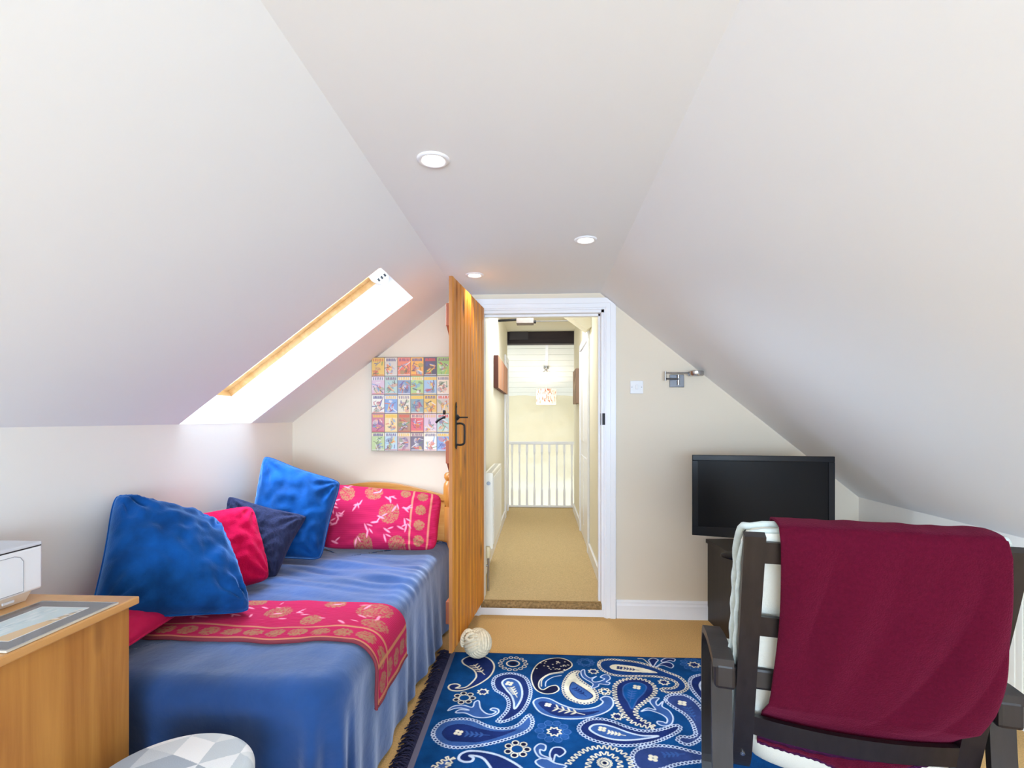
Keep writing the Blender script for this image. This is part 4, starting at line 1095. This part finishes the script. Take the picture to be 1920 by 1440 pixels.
# glossy mat with a seaside print
mx0, mx1, my0, my1 = -1.385, -1.163, 1.055, 1.352
P = Paint(mx1 - mx0, my1 - my0, 110, 148, (70, 68, 72))
w_, h_ = mx1 - mx0, my1 - my0
P.line([(.002, .002), (w_ - .002, .002), (w_ - .002, h_ - .002), (.002, h_ - .002)], .004, (190, 180, 170), True)
a0, a1, b0, b1 = .045, w_ - .045, .045, h_ - .045
P.fill([(a0, b0), (a1, b0), (a1, b1), (a0, b1)], (186, 204, 208))
for k in range(60): P.disc((random.uniform(a0 + .02, a1 - .06), random.uniform(b0 + .02, b1 - .02)), random.uniform(.006, .02), random.choice([(214, 222, 222), (160, 184, 190), (200, 212, 212)]), .5, .004, PI / 2)
P.fill([(a1, b0), (a1, b1 - .03), (a1 - .015, b1 - .05), (a1 - .035, b0 + .09), (a1 - .05, b0)], (206, 166, 104))
for k in range(30): P.disc((a1 - random.uniform(.0, .03), b1 - random.uniform(.01, .09)), .006, random.choice([(150, 130, 96), (226, 214, 196), (120, 110, 90)]), .7, .003, random.random())
P.line([(a0, b0), (a1, b0), (a1, b1), (a0, b1)], .003, (236, 236, 234), True)
bm, V, lay = grid_mesh(lambda u, v: (mx0 + w_ * u, my0 + h_ * v, CZ + .006), P, 110, 148)
mt = thing('glass_mat', 'dark bordered seaside picture mat lying on the pine chest', 'mat', ((mx0 + mx1) / 2, (my0 + my1) / 2, CZ + .001))
link('print', bm, M_matprint, mt)
bm = NB(); box(bm, mx0, mx1, my0, my1, CZ + .001, CZ + .0057); link('base', bm, mat('mat_edge', (206, 196, 180), .5), mt)

# ------------------------------------------------------------------ pouf
pc = Vector((-.912, 1.21, 0)); PR = .19
P = None
bm = NB(); lay = bm.verts.layers.float_color.new('Col')
pal = [(236, 238, 240), (214, 220, 224), (188, 198, 206), (168, 178, 190), (224, 228, 230), (200, 208, 214), (242, 243, 244)]
def tri_col(x, y):
    s = .095; x += .02; y += .03
    a = .35; x, y = x * math.cos(a) - y * math.sin(a), x * math.sin(a) + y * math.cos(a)
    r = y / (s * .866); j = math.floor(r); fx_ = x / s - .5 * r; i = math.floor(fx_); up = (fx_ - i) + (r - j) > 1
    return pal[int(abs(math.sin(i * 12.9898 + j * 78.233 + (37.7 if up else 0)) * 43758.5453)) % len(pal)]
prof_ = [(r, .45 - .0 + .012 * (1 - (r / .165) ** 2)) for r in np.linspace(.0005, .165, 90)]
prof_ += [(.165 + .025 * math.sin(a), .425 + .025 * math.cos(a)) for a in np.linspace(.1, PI / 2, 14)] + [(PR, z) for z in np.linspace(.42, .36, 22)]
rings = []; NS = 420; arc = 0; prev = None
for r, z in prof_:
    if prev: arc += math.dist(prev, (r, z))
    prev = (r, z); ring = []
    for k in range(NS):
        a = 2 * PI * k / NS; v = bm.verts.new((pc.x + r * math.cos(a), pc.y + r * math.sin(a), z)); v[lay] = (*lin(tri_col((arc) * math.cos(a), (arc) * math.sin(a))), 1); ring.append(v)
    rings.append(ring)
for i in range(len(rings) - 1):
    for k in range(NS): bm.faces.new((rings[i][k], rings[i][(k + 1) % NS], rings[i + 1][(k + 1) % NS], rings[i + 1][k]))
bm.faces.new(rings[0][::-1])
pf = thing('round_stool', 'round padded stool with grey and white triangle print cover', 'stool', (pc.x, pc.y, 0))
link('padded_lid', bm, M_fabricprint, pf, smooth=True, angle=180)
bm = NB(); lathe(bm, [(.178, .0), (.184, .004), (.187, .03), (.187, .355), (.05, .357)], 64, Matrix.Translation((pc.x, pc.y, 0))); link('drum', bm, mat('stool_drum', (214, 220, 224), .85), pf, smooth=True)

# ------------------------------------------------------------------ comic cover canvas on the end wall (generic covers)
cx0, cz0, cw, chh = -1.142, 1.108, .625, .634
n1, n2 = 300, 300
P = Paint(cw, chh, n1, n2, (90, 60, 50)); rnd = random.Random(11)
bgs = [(226, 190, 90), (206, 200, 190), (226, 120, 90), (240, 170, 60), (52, 62, 100), (150, 200, 110), (196, 110, 140), (236, 214, 160), (170, 130, 100), (222, 90, 110), (214, 190, 210), (170, 206, 200),
       (120, 150, 190), (170, 206, 130), (150, 190, 220), (236, 226, 206), (186, 212, 150), (180, 214, 226), (190, 170, 170), (84, 84, 116), (232, 236, 226), (110, 160, 214), (220, 220, 200), (120, 160, 170)]
inks = [(200, 30, 50), (40, 60, 150), (240, 200, 50), (30, 30, 50), (50, 140, 80), (226, 226, 226), (220, 110, 50), (130, 40, 110), (90, 160, 210)]
cwid, chei = cw / 7, chh / 5
for j in range(5):
    for i in range(7):
        x0, y0 = i * cwid + .001, chh - (j + 1) * chei + .001; W2, H2 = cwid - .002, chei - .003
        bgc = bgs[(i + j * 7 + (j * 3)) % len(bgs)]
        if (i, j) == (4, 0): bgc = (44, 54, 92)
        P.fill([(x0, y0), (x0 + W2, y0), (x0 + W2, y0 + H2), (x0, y0 + H2)], bgc)
        for k in range(5): P.disc((x0 + rnd.uniform(.2, .8) * W2, y0 + rnd.uniform(.1, .65) * H2), rnd.uniform(.010, .024), rnd.choice(inks + [bgc]), .5, rnd.uniform(.006, .016), rnd.random() * PI)
        for k in range(11):
            a = rnd.random() * PI; L = rnd.uniform(.006, .022); c = (x0 + rnd.uniform(.18, .82) * W2, y0 + rnd.uniform(.12, .68) * H2)
            P.line([(c[0] - L * math.cos(a), c[1] - L * math.sin(a)), (c[0] + L * math.cos(a), c[1] + L * math.sin(a))], rnd.uniform(.003, .008), rnd.choice(inks), al=.85)
        tcx, ink = rnd.choice([(236, 226, 190), (240, 200, 90), (230, 230, 226), bgc]), rnd.choice([(200, 30, 50), (216, 70, 40), (120, 40, 110), (40, 60, 140), (230, 190, 50)])
        P.fill([(x0, y0 + H2 * .78), (x0 + W2, y0 + H2 * .78), (x0 + W2, y0 + H2 * .96), (x0, y0 + H2 * .96)], tcx, .85)
        n_ = rnd.choice([3, 4, 5])
        for k in range(n_ * 2): P.line([(x0 + W2 * (.14 + .72 * k / (n_ * 2 - 1)), y0 + H2 * .81), (x0 + W2 * (.14 + .72 * k / (n_ * 2 - 1)) + rnd.uniform(-.003, .003), y0 + H2 * .93)], .0052, ink)
        P.line([(x0 + .006, y0 + H2 * .05), (x0 + W2 - .006, y0 + H2 * .05)], .005, rnd.choice([(236, 210, 120), (220, 220, 220), (200, 60, 60)]), al=.8)
        P.line([(x0, y0), (x0 + W2, y0), (x0 + W2, y0 + H2), (x0, y0 + H2)], .0022, (70, 56, 60), True, .8)
P.a[:] = P.a * .8 + .2 * np.array(lin((205, 190, 175)))
cv = thing('wall_canvas', 'colourful canvas of small comic book covers on the end wall above the bed', 'picture', (cx0 + cw / 2, YE, cz0 + chh / 2))
bm, V, lay = grid_mesh(lambda u, v: (cx0 + cw * u, YE - .0362, cz0 + chh * v), P, n1, n2); link('print', bm, M_print, cv)
bm = NB(); box(bm, cx0, cx0 + cw, YE - .036, YE - .001, cz0, cz0 + chh); link('canvas', bm, mat('canvas_edge', (92, 66, 66), .8, noise_amt=.6, noise_scale=40), cv)

# ------------------------------------------------------------------ wall reading lamp
rl = thing('wall_lamp', 'chrome swing arm reading lamp on the cream wall above the television', 'lamp', (.905, YE, 1.57))
def wx(px): return pt(px, 714, Y=YE).x
def wz(py): return pt(1270, py, Y=YE - .02).z
bm = NB(); box(bm, wx(1255), wx(1282), YE - .012, YE, wz(726), wz(702), bev=.003); link('back_plate', bm, M_steel, rl)
bm = NB(); tube(bm, [(wx(1270), YE - .03, wz(722)), (wx(1270), YE - .03, wz(703))], .008, 10); tube(bm, [(wx(1270), YE - .012, wz(712)), (wx(1270), YE - .03, wz(712))], .007, 8); link('swivel', bm, M_chrome, rl, smooth=True)
bm = NB(); tube(bm, [(wx(1270), YE - .032, wz(711)), (wx(1246), YE - .06, wz(711))], .006, 8); link('lower_arm', bm, M_steel, rl, smooth=True)
bm = NB(); tube(bm, [(wx(1243.5), YE - .06, wz(714.5)), (wx(1243.5), YE - .06, wz(697))], .0065, 10); link('elbow', bm, M_chrome, rl, smooth=True)
bm = NB(); tube(bm, [(wx(1244), YE - .06, wz(700)), (wx(1287), YE - .075, wz(701))], .006, 8); link('upper_arm', bm, M_chrome, rl, smooth=True)
bm = NB(); lathe(bm, [(.001, .016), (.045, .016), (.049, .012), (.049, -.008), (.044, -.016), (.001, -.016)], 32, Matrix.Translation((wx(1298), YE - .08, wz(702)))); link('lamp_head', bm, M_chrome, rl, smooth=True)

# ------------------------------------------------------------------ TV cabinet and television
cb = thing('tv_cabinet', 'black brown low cabinet under the television', 'cabinet', (1.10, 3.44, 0), math.radians(5.5))
CWd, CDp, CHt = .86, .42, .535
bm = NB(); box(bm, -.012, CWd + .012, -CDp - .01, 0, CHt - .025, CHt, bev=.002); link('top', bm, M_cab, cb, local=True)
bm = NB(); box(bm, 0, .02, -CDp, -.004, 0, CHt - .025); link('side_panel', bm, M_cab, cb, local=True)
bm = NB(); box(bm, CWd - .02, CWd, -CDp, -.004, 0, CHt - .025); link('side_panel', bm, M_cab, cb, local=True)
bm = NB(); box(bm, .02, CWd - .02, -CDp + .02, -.008, .05, .07); link('shelf', bm, M_cab, cb, local=True)
bm = NB(); box(bm, .02, CWd - .02, -.016, -.006, .07, CHt - .025); link('back_panel', bm, M_cab, cb, local=True)
for k in range(2):
    bm = NB(); x0 = .022 + k * (CWd - .044) / 2; box(bm, x0, x0 + (CWd - .044) / 2 - .003, -CDp - .001, -CDp + .018, .05, CHt - .028, bev=.002); d_ = link('door', bm, M_cab, cb, local=True)
    bm = NB(); xx = x0 + (CWd - .044) / 2 - .05 if k == 0 else x0 + .04; tube(bm, [(xx, -CDp - .015, .25), (xx, -CDp - .015, .37)], .005, 8); link('handle', bm, M_steel, d_, local=True)
# television
a_ = pt(1298, 853, t=2.93); b_ = pt(1566, 856, t=2.80)
z1_ = (a_.z + b_.z) / 2; ang = math.atan2(b_.y - a_.y, b_.x - a_.x); TW = math.hypot(b_.x - a_.x, b_.y - a_.y)
z0_ = pt(1298, 1003, t=2.93).z
tv = thing('television', 'black flat screen television on the dark cabinet', 'television', (a_.x, a_.y, CHt + .001), ang)
zt, zb_ = z1_ - CHt - .001, z0_ - CHt - .001
bm = NB(); box(bm, .01, TW - .01, .012, .045, zb_ + .01, zt - .008, bev=.006); box(bm, .12, TW - .12, .045, .085, zb_ + .06, zt - .08, bev=.012); link('housing', bm, M_black, tv, local=True)
bm = NB(); bz = .032
prism(bm, [(0, zb_), (.001, zb_ - 0), (TW / 2, zb_ - .014), (TW, zb_), (TW, zb_ + .05), (0, zb_ + .05)], 'y', 0, .014)
box(bm, 0, TW, 0, .014, zt - bz, zt, bev=.003); box(bm, 0, bz, 0, .014, zb_ + .05, zt - bz, bev=.002); box(bm, TW - bz, TW, 0, .014, zb_ + .05, zt - bz, bev=.002)
link('bezel', bm, M_black, tv, local=True)
bm = NB(); box(bm, bz, TW - bz, .006, .010, zb_ + .05, zt - bz); link('screen', bm, M_screen, tv, local=True)
bm = NB(); box(bm, TW / 2 - .05, TW / 2 + .05, .03, .06, .012, zb_ + .09, bev=.004); link('neck', bm, M_black, tv, local=True)
bm = NB(); lathe(bm, [(.001, 0), (.15, 0), (.15, .008), (.13, .014), (.001, .016)], 40, Matrix.Translation((TW / 2, .045, 0)) @ Matrix.Diagonal((1.4, .8, 1, 1))); link('base', bm, M_black, tv, smooth=True, local=True)

# ------------------------------------------------------------------ armchair seen from behind
rot = math.radians(-13.5)
ccx, ccy = (.856 * CS - 1.202 * SN), (.856 * SN + 1.202 * CS)
ac = thing('armchair', 'dark bentwood armchair with cream cushion seen from behind', 'armchair', (ccx, ccy, 0), rot)
back_path = spl([(.0, 1.04), (.045, .90), (.095, .75), (.145, .60), (.19, .46), (.225, .36), (.27, .305), (.34, .285), (.45, .30), (.60, .335), (.78, .375)], 6)
def s_at(z):
    for a, b in zip(back_path[:-1], back_path[1:]):
        if a[1] >= z >= b[1] and a[1] > b[1]: return a[0] + (b[0] - a[0]) * (a[1] - z) / (a[1] - b[1])
    return .25
for s in (-1, 1):
    bm = NB(); ribbon(bm, back_path, .05, .026, w0=s * .262); bmesh.ops.remove_doubles(bm, verts=bm.verts, dist=1e-5)
    u_ = link('upright', bm, M_darkwood, ac, local=True)
    bm = NB(); zz = .365; lathe(bm, [(.001, 0), (.008, 0), (.007, .004), (.001, .005)], 14, Matrix.Translation((s * .262, s_at(zz) - .014, zz)) @ Matrix.Rotation(PI / 2 + .35, 4, 'X')); link('bolt', bm, M_chrome, u_, smooth=True, local=True)
    # arm loop
    loop = spl([(.118, .655), (.20, .652), (.34, .635), (.45, .61), (.53, .585), (.575, .53), (.585, .44), (.58, .25), (.56, .08), (.50, .032), (.40, .028), (.2, .028), (.07, .028)], 6)
    bm = NB(); ribbon(bm, loop, .055, .024, w0=s * .322); link('arm_loop', bm, M_darkwood, ac, local=True)
    leg = spl([(.172, .63), (.170, .56), (.160, .45), (.135, .30), (.095, .14), (.07, .045)], 6)
    bm = NB(); ribbon(bm, leg, .054, .024, w0=s * .322); link('rear_leg', bm, M_darkwood, ac, local=True)
for zt_, zb2 in ((1.022, .965), (.812, .755)):
    bm = NB(); s0, s1 = s_at(zt_), s_at(zb2)
    prism(bm, [(s0 - .008, zt_), (s0 + .008, zt_), (s1 + .008, zb2), (s1 - .008, zb2)], 'x', -.237, .237); link('back_rail', bm, M_darkwood, ac, local=True)
bm = NB(); box(bm, -.345, .345, .142, .160, .583, .642, bev=.008); box(bm, -.345, -.29, .116, .158, .583, .654, bev=.010); box(bm, .29, .345, .116, .158, .583, .654, bev=.010); link('arm_rail', bm, M_darkwood, ac, local=True)
bm = NB(); R = []
for i in range(25):
    x = -.237 + .474 * i / 24; bow = .035 * (1 - (x / .237) ** 2); s0, s1 = s_at(.498) - bow - .004, s_at(.437) - bow - .004
    R.append([bm.verts.new(p) for p in ((x, s0 - .010, .498), (x, s0 + .008, .498), (x, s1 + .008, .437), (x, s1 - .010, .437))])
for i in range(24):
    for k in range(4): bm.faces.new((R[i][k], R[i][(k + 1) % 4], R[i + 1][(k + 1) % 4], R[i + 1][k]))
bm.faces.new(R[0][::-1]); bm.faces.new(R[-1]); link('lower_rail', bm, M_darkwood, ac, local=True)
for yy, zz in ((.62, .335), (.75, .36)):
    bm = NB(); box(bm, -.237, .237, yy - .025, yy + .025, zz - .022, zz - .004, bev=.004); link('seat_rail', bm, M_darkwood, ac, local=True)
# cushion: pad following the frame
pad_path = [(.030, 1.050), (.042, 1.02)] + [(s_at(z) + .055, z) for z in np.linspace(.96, .42, 12)] + [(.298, .375), (.335, .345), (.39, .338), (.47, .352), (.60, .392), (.78, .435)]
pad_path = spl(pad_path, 3)
def pad_hw(i, hw):
    d = math.dist(pad_path[0], pad_path[i]); d2 = math.dist(pad_path[-1], pad_path[i]); r = .05
    d = min(d, d2)
    return hw - (r * (1 - math.sqrt(max(0, 1 - (1 - d / r) ** 2))) if d < r else 0)
def pad(bm, hw, th):
    n = len(pad_path); m_ = 28; F, B = [], []
    for i, p in enumerate(pad_path):
        a = pad_path[max(0, i - 1)]; b = pad_path[min(n - 1, i + 1)]; d = Vector((b[0] - a[0], b[1] - a[1])).normalized(); nn = Vector((-d.y, d.x))
        if i == 0: pass
        e2 = (0, .55, .8, .95)[i] if i < 4 else ((0, .7)[n - 1 - i] if n - 1 - i < 2 else 1)
        fr, bk = [], []
        for k in range(m_ + 1):
            u = -1 + 2 * k / m_; u = math.sin(u * PI / 2) * .5 + u * .5
            e1 = max(0, 1 - abs(u) ** 10) ** .5
            hw_ = pad_hw(i, hw)
            t_ = th * (.25 + .75 * e1 * e2)
            puff = .006 * nz(u * 2.5, i * .2)
            sg = .05 * math.sqrt(max(0, 1 - (u * hw_ / .232) ** 2)) * max(0, min(1, (.46 - p[1]) / .08)) * max(0, min(1, (.56 - p[0]) / .15))
            fr.append(bm.verts.new((u * hw_, p[0] + nn.x * (t_ + puff), p[1] + nn.y * (t_ + puff) - sg)))
            bk.append(bm.verts.new((u * hw_, p[0] - nn.x * (t_ * .55) - sg * .3, p[1] - nn.y * (t_ * .55) - sg)))
        F.append(fr); B.append(bk)
    for G, s in ((F, 1), (B, -1)):
        for i in range(n - 1):
            for k in range(m_):
                q = (G[i][k], G[i][k + 1], G[i + 1][k + 1], G[i + 1][k]); bm.faces.new(q if s > 0 else q[::-1])
    for i in range(n - 1):
        bm.faces.new((F[i][0], B[i][0], B[i + 1][0], F[i + 1][0])); bm.faces.new((F[i][m_], F[i + 1][m_], B[i + 1][m_], B[i][m_]))
    for k in range(m_):
        bm.faces.new((F[0][k], F[0][k + 1], B[0][k + 1], B[0][k])); bm.faces.new((F[-1][k], B[-1][k], B[-1][k + 1], F[-1][k + 1]))
bm = NB(); pad(bm, .285, .05); cu = link('seat_cushion', bm, M_cushion, ac, smooth=True, angle=50, local=True)
for off, rp in ((-.020, .0065), (.036, .010)):
    n = len(pad_path); L_, R_ = [], []
    for i, p in enumerate(pad_path):
        a = pad_path[max(0, i - 1)]; b = pad_path[min(n - 1, i + 1)]; d = Vector((b[0] - a[0], b[1] - a[1])).normalized(); nn = Vector((-d.y, d.x))
        hw_ = pad_hw(i, .289) if i else .236; wob = .0018 * math.sin(i * 1.3)
        o_ = off * (1 if 1 < i < n - 2 else .55)
        L_.append(Vector((-hw_ - wob, p[0] + nn.x * o_, p[1] + nn.y * o_))); R_.append(Vector((hw_ + wob, p[0] + nn.x * o_, p[1] + nn.y * o_)))
    top = [L_[0].lerp(R_[0], k / 8) + Vector((0, 0, .003 * math.sin(k))) for k in range(1, 8)]
    bm = NB(); tube(bm, L_[::-1] + top + R_, rp, 8); link('piping', bm, M_piping, cu, smooth=True, angle=180, local=True)

# throw hanging over the chair back
nu, nv = 110, 150
def throw_pt(u, v, off=0.0):
    """u 0..1 across, v 0..1 along: from the front of the cushion, over the top, down behind to the lower rail"""
    LT = .22
    zb_ = .43
    if v < .12:      # down the front of the back cushion
        t = v / .12; z = .80 + (1.062 - .80) * t; y = s_at(min(z, 1.03)) + .128 - .03 * t if z < 1.0 else .128 - .03 * t
        x0, x1 = -.21, .25
    elif v < .2:     # over the top
        t = (v - .12) / .08; a = PI * t; y = .038 + .060 * math.cos(a); z = 1.062 + .010 * math.sin(a); x0, x1 = -.21, .235
    else:
        t = (v - .2) / .8; z = 1.062 - (1.062 - zb_) * t
        bow = .035 * (1 - ((u - .5) * 2) ** 2)
        y = s_at(min(z, 1.03)) - .026 - .012 * math.sin(PI * min(1, t)) - .0 
        if z > 1.03: y = -.018 - (.008) * (1.062 - z) / .05
        k = max(0, min(1, (.555 - z) / .055)); y = y * (1 - k) + (s_at(z) - bow * .9 + .016) * k
        x0 = -.21 + .014 * math.sin(t * PI * 1.1) - .015 * max(0, t - .75) * 4 * .6
        x1 = .240 + .040 * math.sin(min(1, t * 1.15) * PI * .72) - .03 * max(0, t - .7) / .3
        if t > .7: x1 -= .03 * ((t - .7) / .3) ** 2
    x = x0 + (x1 - x0) * u
    if v > .2:
        t = (v - .2) / .8
        env = math.sin(PI * min(1, t * 1.02)) * (1 if z > .52 else .3)
        y -= env * (.020 * abs(nz(u * 3.4 + t * 1.6, t * 1.0, 4)) * 2 + .006 * math.sin(u * 11 + t * 7) + .008 * nz(u * 7 + t * 3, t * 2, 9))
        # soft rolled side edges
        e = min(u, 1 - u); y += .016 * math.exp(-e * 26) * env
    elif v > .12:
        z += .004 * nz(u * 9, 0, 2)
    return Vector((x, y - off, z))
bm = NB(); V = [[bm.verts.new(throw_pt(i / nu, j / nv)) for i in range(nu + 1)] for j in range(nv + 1)]
for j in range(nv):
    for i in range(nu): bm.faces.new((V[j][i], V[j][i + 1], V[j + 1][i + 1], V[j + 1][i]))
th = thing('throw_blanket', 'burgundy fleece throw hung over the back of the armchair', 'blanket', (ccx, ccy, .9), rot)
bm.transform(Matrix.Translation((0, 0, -.9)))
o = link('cloth', bm, M_throw, th, smooth=True, angle=180, local=True)
md = o.modifiers.new('thickness', 'SOLIDIFY'); md.thickness = .006; md.offset = 0
# the lower hem showing under the rail: two layers with purple edging
def hem(zt, zbf, yo, x0, x1, m, name, th_=.004):
    bm = NB(); n = 60; A = []
    for i in range(n + 1):
        u = i / n; x = x0 + (x1 - x0) * u; bow = .035 * (1 - (x / .25) ** 2) * .9; zb_ = zbf(u)
        A.append([bm.verts.new((x, s_at(z) - bow + yo + .002 * math.sin(i), z - .9)) for z in (zt, zt - (zt - zb_) * .4, zt - (zt - zb_) * .75, zb_)])
    for i in range(n):
        for k in range(3): bm.faces.new((A[i][k], A[i + 1][k], A[i + 1][k + 1], A[i][k + 1]))
    o = link(name, bm, m, th, smooth=True, angle=180, local=True); md = o.modifiers.new('thickness', 'SOLIDIFY'); md.thickness = th_; md.offset = 0
    return o
zb1 = lambda u: .415 - .006 * math.sin(u * 5)
zb2 = lambda u: .398 - .012 * math.sin(u * PI) - .040 * math.exp(-((u - .55) / .13) ** 2) + .022 * max(0, u - .7) / .3 * 1.3
o = hem(.455, zb1, .012, -.222, .225, M_hem, 'edging'); o['label'] = 'purple stitched edging'
hem(.455, zb2, .018, -.222, .215, M_throw, 'lower_fold')
bm = NB(); pts = []
for i in range(90):
    u = i / 89; x = -.222 + .437 * u; z = zb2(u); bow = .035 * (1 - (x / .25) ** 2) * .9; pts.append((x, s_at(z) - bow + .016, z - .9 + .0015 * math.sin(i * 1.9)))
tube(bm, pts, .0035, 6); link('edging', bm, M_hem, th, smooth=True, local=True)
